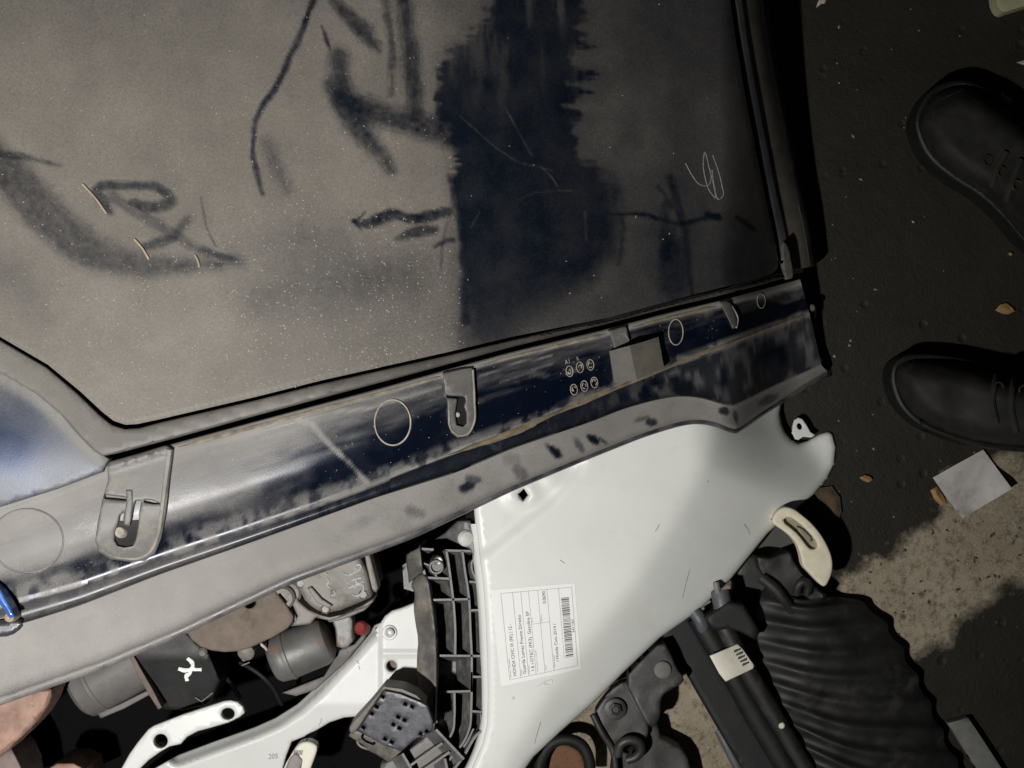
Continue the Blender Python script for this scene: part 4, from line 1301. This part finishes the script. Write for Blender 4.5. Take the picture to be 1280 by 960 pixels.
# ------------------------------------------------------------------ engine parts in the dark gap
rp = thing('rusty_cover', 'flat rusty brown steel cover under the panel edge, above the beam with a white cross', 'steel cover', 300, 780, .22)
sheet('cover_plate', [(225, 760), (233, 790), (240, 800), (250, 808), (264, 813), (281, 815), (298, 814), (312, 810), (340, 797), (359, 786), (366, 778), (367, 770), (358, 756), (344, 738), (300, 720)], .318, .01, M['rust'], rp,
      holes=[circ(313, 755, 7, 5, 18, -.4)], step=8, r=2.5, rz=.002)
sheet('cover_edge', [(344, 738), (352, 742), (360, 754), (369, 768), (370, 776), (362, 774), (354, 760)], .312, .02, M['darkmetal'], rp, step=6)
lathe('bolt', P(255, 811, .300), (0, -.3, 1), [(0, .004), (.006, .004), (.008, .0025)], M['alu'], rp, 14)
lathe('bolt', P(309, 812, .298), (0, -.3, 1), [(0, .007), (.006, .007), (.008, .004)], M['alu'], rp, 14)
lathe('bolt', P(256, 809, .290), (0, -.3, 1), [(0, .004), (.006, .004), (.008, .002)], M['steel'], rp, 14)

gb = thing('gearbox', 'dirty cast metal gearbox with white paint scrawl and grey starter motor, under the panel edge', 'gearbox', 410, 760, .0)
def gz(x, y, d=None):
    return .330 + .003 * (fbm(x, y, 30, 3) - .5)
sheet('housing', [(366, 700), (371, 733), (377, 742), (381, 750), (388, 757), (397, 763), (408, 766), (425, 763), (445, 755), (463, 747), (466, 742), (460, 715), (450, 694), (440, 680), (380, 690)], gz, .10, M['alu'], gb, step=7, r=5, rz=.006)
sheet('housing_flange', [(360, 720), (366, 735), (374, 752), (386, 762), (400, 768), (412, 771), (430, 767), (452, 757), (468, 747), (466, 753), (458, 759), (442, 765), (428, 771), (412, 776), (395, 772), (388, 780), (372, 782), (364, 783), (372, 770), (362, 748), (350, 735)], .312, .03, M['alu'], gb, step=6, r=3)
sheet('housing_lip', [(402, 769), (430, 765), (466, 748), (463, 756), (456, 763), (430, 774), (412, 778)], .302, .03, M['alu'], gb, step=6, r=2)
sheet('side_bar', [(455, 690), (462, 692), (467, 712), (473, 735), (470, 741), (464, 736), (459, 712)], .325, .02, M['alu'], gb, step=5, r=2)
sheet('side_bar_base', [(449, 690), (456, 692), (462, 720), (467, 740), (462, 745), (455, 720)], .316, .03, M['rubber'], gb, step=8)
lug = lathe('bolt_lug', P(357, 742, .300), (0, -.1, 1), [(0, .010), (.014, .010), (.016, .008), (.016, .005), (.012, .0045)], M['alu'], gb, 22)
lathe('bolt_lug', P(363, 737, .297), (0, -.1, 1), [(0, .011), (.012, .011), (.014, .009)], M['alu'], gb, 22)
scribble('paint_scrawl', [[(428, 716), (434, 719), (442, 716), (450, 711), (451, 707), (446, 706), (443, 709), (446, 712)], [(434, 729), (441, 725), (452, 722)], [(436, 735), (446, 730), (455, 727)], [(444, 722), (447, 731)], [(440, 743), (447, 745), (453, 740), (454, 732), (447, 731), (443, 735)]],
         lambda x, y: gz(x, y) + .0006, .0008, M['chalk'], gb)
scribble('faint_scrawl', [[(408, 722), (411, 726), (409, 732), (413, 735)], [(414, 745), (419, 742), (417, 738)], [(406, 716), (409, 718)]], lambda x, y: gz(x, y) + .0006, .0006, M['chalk'], gb)
# starter motor: a can lying on its side
c0, c1 = np.array(P(341, 826, .262)), np.array(P(414, 797, .262))
ax = c1 - c0
L = np.linalg.norm(ax)
R0 = .0212
mot = lathe('starter_motor', tuple(c0), tuple(ax), [(0, R0 * .82), (.003, R0 * .95), (.011, R0), (.0115, R0), (.0135, R0 * 1.04), (.0155, R0 * 1.04), (.0165, R0), (L * .82, R0 * .98), (L * .93, R0 * .86), (L, R0 * .55)], M['motor'], gb, 40)
sheet('motor_bracket', [(414, 773), (438, 768), (441, 776), (441, 802), (432, 812), (421, 808), (419, 786)], .275, .02, M['motor'], gb, step=6, r=2)
tube('wire', [(316, 806, .28), (322, 804, .285), (330, 808, .282), (334, 812, .275)], .0014, M['tagwhite'], gb, 8, 16)
for k, q in enumerate(([(300, 828, .24), (318, 838, .245), (340, 858, .24), (352, 880, .22)], [(262, 826, .25), (282, 846, .24), (300, 872, .225)])):
    tube('wire', q, .0021, M['rubber'], gb, 8, 18)
sheet('casting_rib', [(384, 735), (389, 733), (402, 748), (416, 757), (412, 761), (396, 753)], .3335, .006, M['alu'], gb, step=4, r=1.5)
for cx, cy in ((455, 742), (408, 760), (377, 728)):
    lathe('housing_bolt', P(cx, cy, .325), (0, 0, 1), [(0, .0045), (.005, .0045), (.006, .003)], M['motor'], gb, 6, 20)
red = lathe('red_cap', P(455, 786, .268), (-.3, .3, 1), [(0, .006), (.008, .006), (.010, .004)], M['red'], None, 16)
tag(red, 'small red plastic cap in the dark gap above the white apron', 'plastic cap')
sheet('strut_foot', [(405, 845), (425, 812), (443, 805), (462, 783), (455, 800), (430, 830), (395, 862), (370, 870), (352, 866)], .255, .01, M['greysheet'], ap, step=7, r=2)

bm = thing('engine_beam', 'black painted steel beam with a white paint cross in the dark gap', 'steel beam', 225, 830, .20)
sheet('beam', [(165, 800), (162, 817), (172, 838), (188, 864), (200, 886), (228, 888), (262, 880), (275, 850), (262, 818), (233, 790), (215, 778)], lambda x, y, d: .285 - .0002 * np.maximum(0, y - 820), .05, M['beam'], bm, step=8, r=3)
sheet('beam_edge', [(158, 812), (163, 812), (176, 836), (191, 862), (202, 884), (198, 887), (186, 868), (170, 840)], .289, .02, M['rust'], bm, step=5, r=1)
scribble('paint_cross', [[(234, 823), (239, 827), (241, 832), (239, 836), (232, 838), (223, 836)], [(239, 836), (245, 837), (252, 837)], [(239, 836), (237, 842), (233, 845), (234, 851)]], lambda x, y: .2855 - .0002 * np.maximum(0, y - 820), .0016, M['paintmark'], bm)
for cx, cy in ((191, 804), (211, 797)):
    lathe('paint_blob', P(cx, cy, .287), (0, 0, 1), [(0, .0022), (.0008, .0019), (.0012, .0008)], M['paintmark'], bm, 12)
scribble('faint_scrawl', [[(244, 872), (252, 877)], [(252, 877), (266, 866)], [(254, 878), (253, 884)], [(300, 820), (305, 826), (310, 822)], [(302, 832), (312, 828)]], .287 - .0102, .0004, M['chalkdim'], bm)

gs = thing('grey_pipe', 'dull grey rounded pipe beside the black beam, under the panel edge', 'pipe', 140, 860, .15)
c0, c1 = np.array(P(96, 866, .235)), np.array(P(166, 826, .235))
ax = c1 - c0
L = np.linalg.norm(ax)
lathe('pipe_body', tuple(c0), tuple(ax), [(0, .012), (L * .03, .022), (L * .10, .026), (L * .3, .0272), (L * .32, .0280), (L * .36, .0280), (L * .38, .0272), (L * 1.42, .0275), (L * 1.5, .0265)], M['greysheet'], gs, 44)
sheet('pipe_seam', [(122, 892), (150, 880), (186, 862), (188, 868), (155, 886), (126, 898)], .247, .008, M['greysheet'], gs, step=6, r=1.5)

pk = sheet('rusty_bracket', [(-60, 880), (0, 870), (40, 860), (64, 858), (68, 864), (62, 880), (52, 896), (40, 910), (24, 925), (12, 937), (0, 946), (-60, 960)], lambda x, y, d: .315 + .008 * (fbm(x, y, 26, 4) - .5), .03, M['pink'], None, step=7, r=6, rz=.012)
tag(pk, 'flaking pinkish brown lump of rusty metal at the lower left under the panel edge', 'rusty metal')
pk2 = sheet('rusty_block', [(-60, 965), (0, 944), (14, 936), (20, 945), (28, 962), (34, 1000), (-60, 1020)], .28, .05, M['pale'], None, step=8, r=4)
tag(pk2, 'dull mauve brown metal block below the flaking pinkish lump', 'rusty metal')
pk3 = sheet('rusty_lump', [(54, 975), (62, 960), (72, 954), (92, 954), (106, 961), (112, 985), (80, 1000)], .27, .05, M['pink'], None, step=6, r=5)
tag(pk3, 'small pale brown lump cut by the bottom edge, left of the two-hole plate', 'rusty metal')

tg = thing('wiring_tag', 'beige plastic connector tag with small barcode below the white apron', 'tag', 375, 945, .24)
sheet('tag_body', [(346, 985), (356, 956), (362, 946), (368, 936), (375, 928), (386, 926), (396, 931), (397, 936), (394, 946), (388, 962), (380, 990)], .272, .012, M['tagwhite'], tg, step=5, r=3, sm=1)
parts = []
for k in range(6):
    x0 = 368 + k * 1.9
    a = np.array([(x0, 938), (x0 + .9, 938), (x0 - .6, 944), (x0 - 1.5, 944)])
    parts.append((Pa(a[:, 0], a[:, 1], np.full(4, .2728)), [[0, 1, 2, 3]]))
v, f = join(parts)
link('barcode', v, f, M['ink'], tg, False)
sheet('tag_shank', [(362, 948), (370, 940), (378, 950), (372, 990), (345, 990)], .2735, .006, M['clip'], tg, step=8, r=1.5)

# ------------------------------------------------------------------ right-hand lower parts
LIFT = FZ - .030
sb = thing('support_bracket', 'dark painted steel bracket with two round bolts lying on the concrete below the fender', 'steel bracket', 800, 890, .0)
def sbz(x, y, d=None):
    return .075 + .004 * (fbm(x, y, 30, 3) - .5)
sheet('left_plate', [(742, 892), (752, 876), (770, 855), (790, 850), (806, 890), (812, 915), (806, 926), (800, 930), (793, 924), (780, 925), (772, 930), (768, 940), (756, 918)], sbz, .012, M['darkmetal'], sb, step=7, r=2.5, sm=1)
sheet('right_plate', [(780, 850), (800, 826), (828, 800), (838, 815), (846, 836), (856, 848), (852, 855), (838, 862), (828, 869), (825, 880), (826, 893), (820, 906), (812, 910), (800, 890)], lambda x, y, d: sbz(x, y) + .010, .02, M['darkmetal'], sb, step=7, r=2.5, sm=1)
sheet('lower_web', [(806, 900), (822, 905), (826, 922), (838, 928), (850, 934), (860, 948), (866, 975), (870, 1000), (760, 1000), (766, 950), (772, 936), (786, 942), (800, 932)], lambda x, y, d: sbz(x, y) - .012, .02, M['darkmetal'], sb, step=7, r=3)
tube('rolled_edge', [(741, 893, .078), (752, 915, .078), (766, 938, .076), (770, 965, .074)], .003, M['darkmetal'], sb, 8, 16)
tube('hook', [(772, 944, .08), (776, 930, .084), (786, 925, .085), (798, 928, .084), (801, 938, .082), (795, 946, .08), (784, 950, .078)], .0042, M['darkmetal'], sb, 10, 24)
b_ = lathe('bolt_washer', P(769, 886, .076), (0, 0, 1), [(0, .0098), (.003, .0098), (.0036, .008)], M['darkmetal'], sb, 26)
lathe('bolt_head', P(769, 886, .079), (0, 0, 1), [(0, .006), (.004, .0058), (.0046, .004), (.0036, .0028)], M['darkmetal'], b_, 6, 20)
lathe('bolt_washer', P(828, 837, .086), (0, 0, 1), [(0, .0076), (.002, .0076), (.003, .006)], M['strap'], sb, 24)
sheet('foot', [(760, 855), (800, 840), (820, 900), (790, 930)], .06, .06, M['rubber'], sb, step=30)

rbk = thing('rusty_fitting', 'rusty brown block inside a black ring at the bottom edge under the white fender', 'rusty block', 712, 950, .0)
sheet('rust_core', [(684, 935), (700, 930), (714, 932), (726, 940), (732, 958), (734, 990), (684, 990)], .05, .05, M['rust2'], rbk, step=6, r=4, sm=1)
tube('black_ring', [(672, 975, .062), (678, 945, .066), (692, 928, .068), (710, 924, .068), (726, 930, .067), (735, 945, .066), (738, 970, .062)], .0052, M['rubber'], rbk, 10, 30)

LIFT = FZ - .065
rail = thing('black_duct', 'long flat black duct carrying a white barcode tag, beside the ribbed bellows', 'duct', 900, 880, .0)
sheet('duct_body', [(820, 786), (850, 758), (872, 778), (888, 808), (926, 868), (960, 924), (985, 964), (1040, 1050), (976, 1050), (930, 966), (900, 916), (872, 868), (850, 828)], lambda x, y, d: .095 + 0 * x, .06, M['darkmetal'] if False else M['rubber'], rail, step=12, r=4, rz=.006)
tube('pipe', [(872, 770, .112), (890, 800, .114), (915, 842, .113), (945, 895, .11), (985, 962, .108), (1010, 1005, .106)], .0105, M['rubber'], rail, 14, 40)
tube('pipe', [(905, 782, .118), (918, 808, .12), (938, 845, .118), (965, 890, .114), (1000, 950, .11), (1030, 1000, .108)], .0085, M['liner'], rail, 14, 40)
tube('pipe_stub', [(900, 738, .12), (903, 755, .122), (908, 780, .12)], .0085, M['seal'], rail, 14, 16)
tube('pipe_stub', [(868, 764, .118), (876, 776, .12), (880, 790, .116)], .0062, M['seal'], rail, 12, 14)
tube('pipe_stub', [(895, 728, .125), (898, 742, .127)], .003, M['alu'], rail, 10, 8)
sheet('pipe_clamp', [(880, 772), (896, 762), (910, 752), (930, 756), (940, 772), (950, 790), (944, 800), (925, 790), (910, 786), (892, 788)], .132, .03, M['rubber'], rail, step=8, r=4)
def tz(x, y, d=None):
    return .1315 + .006 * np.cos((x * .8 + y * -.45 - 345) / 13.0) * .6
tgw = sheet('barcode_tag', [(887, 820), (922, 805), (929, 812), (943, 832), (941, 836), (907, 852), (899, 842)], tz, .0012, M['tagwhite'], rail, step=4, r=1)
parts = []
for k in range(5):
    for j in range(2):
        cx, cy = 923 + k * 2.6 + j * -3.5, 813 + k * 4.2 + j * 1.5
        w = 1.5 + .8 * ((k * 3 + j) % 2)
        a = np.array([(cx - 2.4, cy - w * .5), (cx + 2.0, cy - 1.6 - w * .5), (cx + 2.6, cy - 1.2 + w * .5), (cx - 1.8, cy + .4 + w * .5)])
        parts.append((Pa(a[:, 0], a[:, 1], tz(a[:, 0], a[:, 1]) + .0016), [[0, 1, 2, 3]]))
v, f = join(parts)
link('barcode', v, f, M['ink'], tgw, False)
tube('white_wire', [(937, 838, .122), (945, 852, .121), (956, 873, .12)], .0011, M['strap'], rail, 6, 10)
tube('steel_rod', [(898, 912, .072), (905, 925, .075), (915, 945, .076), (930, 975, .075)], .0045, M['seal'], rail, 12, 16)
lathe('yellow_glint', P(977, 907, .121), (0, 0, 1), [(0, .003), (.001, .002)], M['cream'], rail, 10)  # pale disc painted in for a small yellow glint

# ribbed bellows
bl = thing('ribbed_bellows', 'black ribbed rubber bellows spread on the concrete at the lower right', 'bellows', 1050, 860, .0)
nf = 13
Ls = np.array([(966, 728), (955, 740), (948, 760), (946, 785), (950, 812), (958, 842), (970, 875), (985, 912), (1002, 955), (1020, 1005), (1030, 1055)], float)
Rs = np.array([(1040, 746), (1076, 753), (1100, 772), (1118, 797), (1134, 824), (1148, 850), (1168, 894), (1188, 938), (1215, 985), (1235, 1040), (1180, 1080), (1120, 1090)], float)
rows = nf * 10 + 1
Lp, Rp = smoothpath(Ls, rows), smoothpath(Rs, rows)
Mp = (Lp * .5 + Rp * .5) + np.linspace(14, 26, rows)[:, None] * np.array([-.62, .78])
Vb = np.zeros((rows, 46, 3))
for i in range(rows):
    q = smoothpath(np.array([Lp[i], Mp[i], Rp[i]]), 46)
    u = np.linspace(0, 1, 46)
    ph = i / 10.0 * 2 * math.pi + .8 * np.sin(u * 3.0) 
    prof = np.abs(np.cos(ph / 2)) ** 3.0
    env = np.sin(np.clip(u * .93 + .05, 0, 1) * math.pi) ** .6
    z = .075 + .02 * (1 - u) ** .8 * (.6 + .4 * sstep(0, 25, i)) + .02 * env + .0058 * prof * (.25 + .75 * env) + .006 * (fbm(q[:, 0], q[:, 1], 55, 3) - .5)
    z = z + .004 * (fbm(q[:, 0], q[:, 1], 40, 2) - .5)
    # scalloped right edge
    q = q + np.stack([np.maximum(0, u - .8) * 28 * (prof - .5), np.zeros(46)], 1)
    Vb[i] = Pa(q[:, 0], q[:, 1], z)
grid_link('bellows_skin', Vb, M['liner'], bl, .016, angle=70)
flap = sheet('bellows_flap', [(943, 694), (962, 697), (984, 689), (989, 690), (992, 700), (1007, 720), (1022, 735), (1034, 744), (1029, 752), (1012, 751), (1004, 744), (990, 748), (978, 754), (966, 738), (948, 712)], lambda x, y, d: .105 + .006 * (fbm(x, y, 20, 3) - .5), .03, M['liner'], bl, step=5, r=3, rz=.006)
tube('flap_loop', [(996, 742, .108), (998, 732, .112), (1004, 727, .113), (1010, 731, .112), (1009, 742, .108)], .004, M['liner'], bl, 10, 22)
tube('flap_fold', [(952, 722, .105), (968, 735, .109), (982, 752, .107), (990, 764, .102)], .005, M['liner'], bl, 10, 20)
sheet('flap_base', [(925, 690), (945, 694), (985, 752), (1000, 775), (960, 790), (915, 745)], .085, .06, M['liner'], bl, step=12, r=6)

# cream strap with a slot
cs = thing('cream_bracket', 'curved cream plastic bracket with a long slot sticking out beyond the fender edge', 'plastic bracket', 1010, 690, .0)
CRM = [(962, 652), (974, 634), (990, 634), (1003, 644), (1014, 653), (1025, 666), (1034, 681), (1040, 696), (1041, 710), (1038, 722), (1031, 735), (1022, 728), (1012, 717), (1003, 708), (1001, 695), (997, 682), (989, 671), (979, 663)]
SLOT = [(977, 651), (986, 645), (998, 653), (1009, 663), (1018, 673), (1022, 681), (1020, 686), (1014, 687), (1009, 683), (1002, 673), (994, 664)]
sheet('strap', CRM, .120, .012, M['cream'], cs, holes=[chaikin(SLOT, 1)], step=5, r=2.0, rz=.002, fine=3, sm=2)
sheet('slot_floor', SLOT, .113, .004, M['creamdirt'], cs, step=5)
sheet('slot_tongue', [(996, 658), (1004, 662), (1013, 671), (1015, 677), (1011, 679), (1005, 672), (998, 664)], .1165, .004, M['creamdirt'], cs, step=4, r=1)
sheet('lower_plate', [(940, 680), (972, 656), (990, 668), (1001, 685), (1004, 708), (1000, 720), (950, 715)], .072, .05, M['grey_plate'], cs, step=10)

LIFT = FZ
sp_ = sheet('grey_strap', [(1185, 904), (1210, 897), (1222, 914), (1252, 960), (1275, 1000), (1245, 1000), (1220, 960), (1200, 928)], lambda x, y, d: .012 + 0 * x, .008, M['strap'], None, step=8, r=1)
tag(sp_, 'flat grey strap on the dark floor at the lower right corner', 'strap')

# ------------------------------------------------------------------ paper and litter on the floor
pp = sheet('paper_note', [(1166, 597), (1198, 579), (1229, 562), (1248, 588), (1265, 611), (1233, 630), (1203, 648), (1184, 623)], lambda x, y, d: .004 + .003 * np.sin((x + y * .6) / 24.0) ** 2 + .010 * sstep(36, 0, np.hypot(x - 1264, y - 611)) + .002 * sstep(2.5, 0, np.abs((x - 1215) * .87 - (y - 605) * -.5)) + .006 * sstep(20, 0, np.hypot(x - 1203, y - 648)), .0006, M['paper'], None, step=4)
tag(pp, 'square grubby white paper lying on the floor beside the lower boot', 'paper')
def leaf(name, outl, mat, label, cat, z=.004, group=None):
    o = sheet(name, outl, lambda x, y, d: z + .003 * sstep(0, 6, d) + .002 * (fbm(x, y, 6, 2) - .5), .001, mat, None, step=3, fine=3)
    tag(o, label, cat, group)
leaf('dry_leaf', [(1244, 388), (1250, 381), (1258, 379), (1266, 385), (1268, 389), (1260, 393), (1253, 392)], M['leaf'], 'orange brown leaf on the dark floor between the two boots', 'leaf')
leaf('dry_leaf', [(1074, 597), (1081, 594), (1088, 596), (1091, 600), (1086, 603), (1079, 601)], M['leaf'], 'small yellowish leaf on the dark floor right of the fender tip', 'leaf')
leaf('dry_leaf', [(1163, 613), (1171, 608), (1178, 618), (1184, 630), (1176, 632), (1168, 624)], M['leaf'], 'yellow brown leaf half under the left corner of the paper', 'leaf', .002)
leaf('rotten_leaf', [(1012, 625), (1022, 610), (1040, 608), (1050, 622), (1052, 640), (1044, 658), (1034, 652), (1020, 640)], M['leafdark'], 'dark brown crumpled leaf beside the cream bracket', 'leaf')
leaf('paper_scrap', [(1020, 10), (1023, 1), (1028, -4), (1033, -1), (1031, 4), (1026, 5)], M['scrap'], 'pinkish paper scrap at the top edge of the floor', 'scrap')
leaf('paper_scrap', [(1251, 121), (1253, 114), (1257, 120), (1266, 123), (1265, 130), (1258, 126)], M['scrap'], 'pale torn scrap lying against the upper boot', 'scrap')
leaf('paper_scrap', [(1271, 78), (1280, 75), (1288, 78), (1280, 81)], M['scrap'], 'pinkish sliver on the floor above the upper boot', 'scrap')
leaf('leaf_crumb', [(1260, 317), (1263, 315.5), (1266, 318), (1263, 320)], M['leaf'], 'tiny orange crumb on the dark floor between the two boots', 'crumb')
o = sheet('cream_offcut', [(1243, -30), (1244, 0), (1249, 12), (1256, 16), (1266, 12), (1300, 2), (1310, -30)], .02, .018, M['tile'], None, step=8, r=2, sm=1)
tag(o, 'pale cream offcut at the top right corner of the floor', 'offcut')
# loose grit
def grit(name, n, x0, x1, y0, y1, sizes, mat):
    pts = []
    while len(pts) < n:
        x, y = random.uniform(x0, x1), random.uniform(y0, y1)
        pts.append((x, y))
    V, Fc = [], []
    for (x, y) in pts:
        b = len(V)
        c = np.array(P(x, y, 0))
        s_ = random.choice(sizes)
        a = random.uniform(0, 6.28)
        e = random.uniform(.6, 1.5)
        for dx, dy, dz in ((1, 0, 0), (0, 1, 0), (-1, 0, 0), (0, -1, 0), (.1, .1, .7)):
            X, Y = dx * e, dy / e
            V.append(c + s_ * np.array([X * math.cos(a) - Y * math.sin(a), X * math.sin(a) + Y * math.cos(a), dz + .02]))
        Fc += [[b, b + 1, b + 4], [b + 1, b + 2, b + 4], [b + 2, b + 3, b + 4], [b + 3, b, b + 4]]
    o = link(name, np.array(V), Fc, mat, None, False)
    o['kind'] = 'stuff'
grit('grit', 60, 965, 1290, -20, 720, (.0006, .0007, .0008, .001, .0016), M['creamdirt'])
grit('dark_grit', 60, 1040, 1290, 650, 800, (.001, .0015, .002), M['leafdark'])

# ------------------------------------------------------------------ boots
def boot(label, sole, cap_line, axis0, axis1, eyelets, laces, hmax):
    t = thing('boot', label, 'boot', axis0[0] + 60, axis0[1] + 20, 0.0, 'pair of black work boots')
    so = chaikin(np.array(sole, float), 2)
    sheet('sole', so, .030, .030, M['bootsole'], t, step=9, r=4, rz=.008, fine=6)
    c = so.mean(0)
    up = []
    tn = np.roll(so, -1, 0) - np.roll(so, 1, 0)
    tn /= np.linalg.norm(tn, axis=1)[:, None]
    nr = np.stack([-tn[:, 1], tn[:, 0]], 1)
    test = so[0] + nr[0] * 3
    sgn = 1 if inside(so, np.array([test[0]]), np.array([test[1]]))[0] else -1
    upo = so + nr * sgn * 7
    a0, a1 = np.array(axis0, float), np.array(axis1, float)
    dv = (a1 - a0) / np.linalg.norm(a1 - a0)
    Lf = np.linalg.norm(a1 - a0)
    def uz(x, y, d):
        s = ((x - a0[0]) * dv[0] + (y - a0[1]) * dv[1]) / Lf
        hgt = .034 + (hmax - .034) * sstep(.28, 1.0, s) + .012 * sstep(0, .25, s)
        w = 30
        u = np.clip(1 - d / w, 0, 1)
        z = .026 + hgt * np.sqrt(np.clip(1 - u ** 2.2, 0, 1))
        z = z + .0025 * (fbm(x, y, 22, 3) - .5)
        if cap_line:
            dc, _ = segdist(np.array(cap_line, float), x, y, False)
            z = z - .0018 * np.exp(-(dc / 1.6) ** 2)
        return z
    sheet('upper', upo, uz, .01, M['bootleather'], t, step=5, fine=5, angle=80)
    # welt between upper and sole
    w_ = np.concatenate([so + nr * sgn * 5.5, (so + nr * sgn * 5.5)[:1]])
    V, Fc = tube_mesh(Pa(w_[:, 0], w_[:, 1], np.full(len(w_), .034)), .0032, 8)
    link('welt', V, Fc, M['bootsole'], t)
    p = smoothpath(np.array(cap_line, float), 24)
    z = uz(p[:, 0], p[:, 1], segdist(upo, p[:, 0], p[:, 1])[0]) + .0006
    V, Fc = tube_mesh(Pa(p[:, 0] + 3, p[:, 1], z), .0009, 6)
    link('toe_seam', V, Fc, M['lace'], t)
    for (ex, ey) in eyelets:
        z = float(uz(np.array([ex]), np.array([ey]), segdist(upo, np.array([ex]), np.array([ey]))[0])[0])
        tt = np.linspace(0, 2 * math.pi, 17)
        k = (H - z) / F
        c = np.array(P(ex, ey, z + .001))
        V, Fc = tube_mesh(np.stack([c[0] + .0042 * np.cos(tt), c[1] + .0042 * np.sin(tt), np.full(17, c[2])], 1), .0009, 6)
        link('eyelet', V, Fc, M['brass'], t)
    for ln in laces:
        p = smoothpath(np.array(ln, float), 14)
        z = uz(p[:, 0], p[:, 1], segdist(upo, p[:, 0], p[:, 1])[0]) + .002
        V, Fc = tube_mesh(Pa(p[:, 0], p[:, 1], z), .0028, 8)
        link('lace', V, Fc, M['lace'], t)
    # shaft, mostly outside the picture
    a = a0 + dv * Lf * 1.05
    base = np.array(P(a[0], a[1], .06))
    lathe('shaft', tuple(base), (dv[0] * .05, -dv[1] * .05, 1), [(0, .05), (.06, .052), (.14, .05), (.2, .052), (.205, .048), (.19, .045)], M['bootleather'], t, 30)
    return t
boot('upper black leather work boot at the right edge, toe pointing up left', [(1140, 160), (1144, 138), (1158, 114), (1180, 101), (1204, 98), (1230, 108), (1256, 124), (1290, 148), (1340, 180), (1400, 225), (1425, 265), (1420, 320), (1380, 345), (1330, 335), (1285, 312), (1256, 276), (1226, 247), (1188, 225), (1155, 197)],
     [(1168, 200), (1160, 165), (1172, 128), (1200, 112)], (1142, 158), (1390, 300), [(1235.5, 200.5), (1253, 215), (1272, 232)], [[(1258, 190), (1246, 212), (1240, 232)], [(1276, 200), (1266, 226), (1258, 250)]], .135)
boot('lower black leather work boot at the right edge, toe pointing left, beside the paper', [(1111, 480), (1112, 460), (1120, 448), (1134, 441), (1160, 441), (1196, 445), (1232, 454), (1270, 466), (1330, 480), (1400, 495), (1425, 520), (1420, 555), (1390, 575), (1340, 572), (1280, 565), (1225, 561), (1180, 548), (1146, 533), (1122, 510)],
     [(1150, 532), (1136, 505), (1132, 475), (1140, 448)], (1111, 488), (1400, 535), [(1248, 484), (1280, 488)], [[(1246, 470), (1240, 500), (1246, 530)], [(1268, 474), (1264, 505), (1270, 540)]], .13)
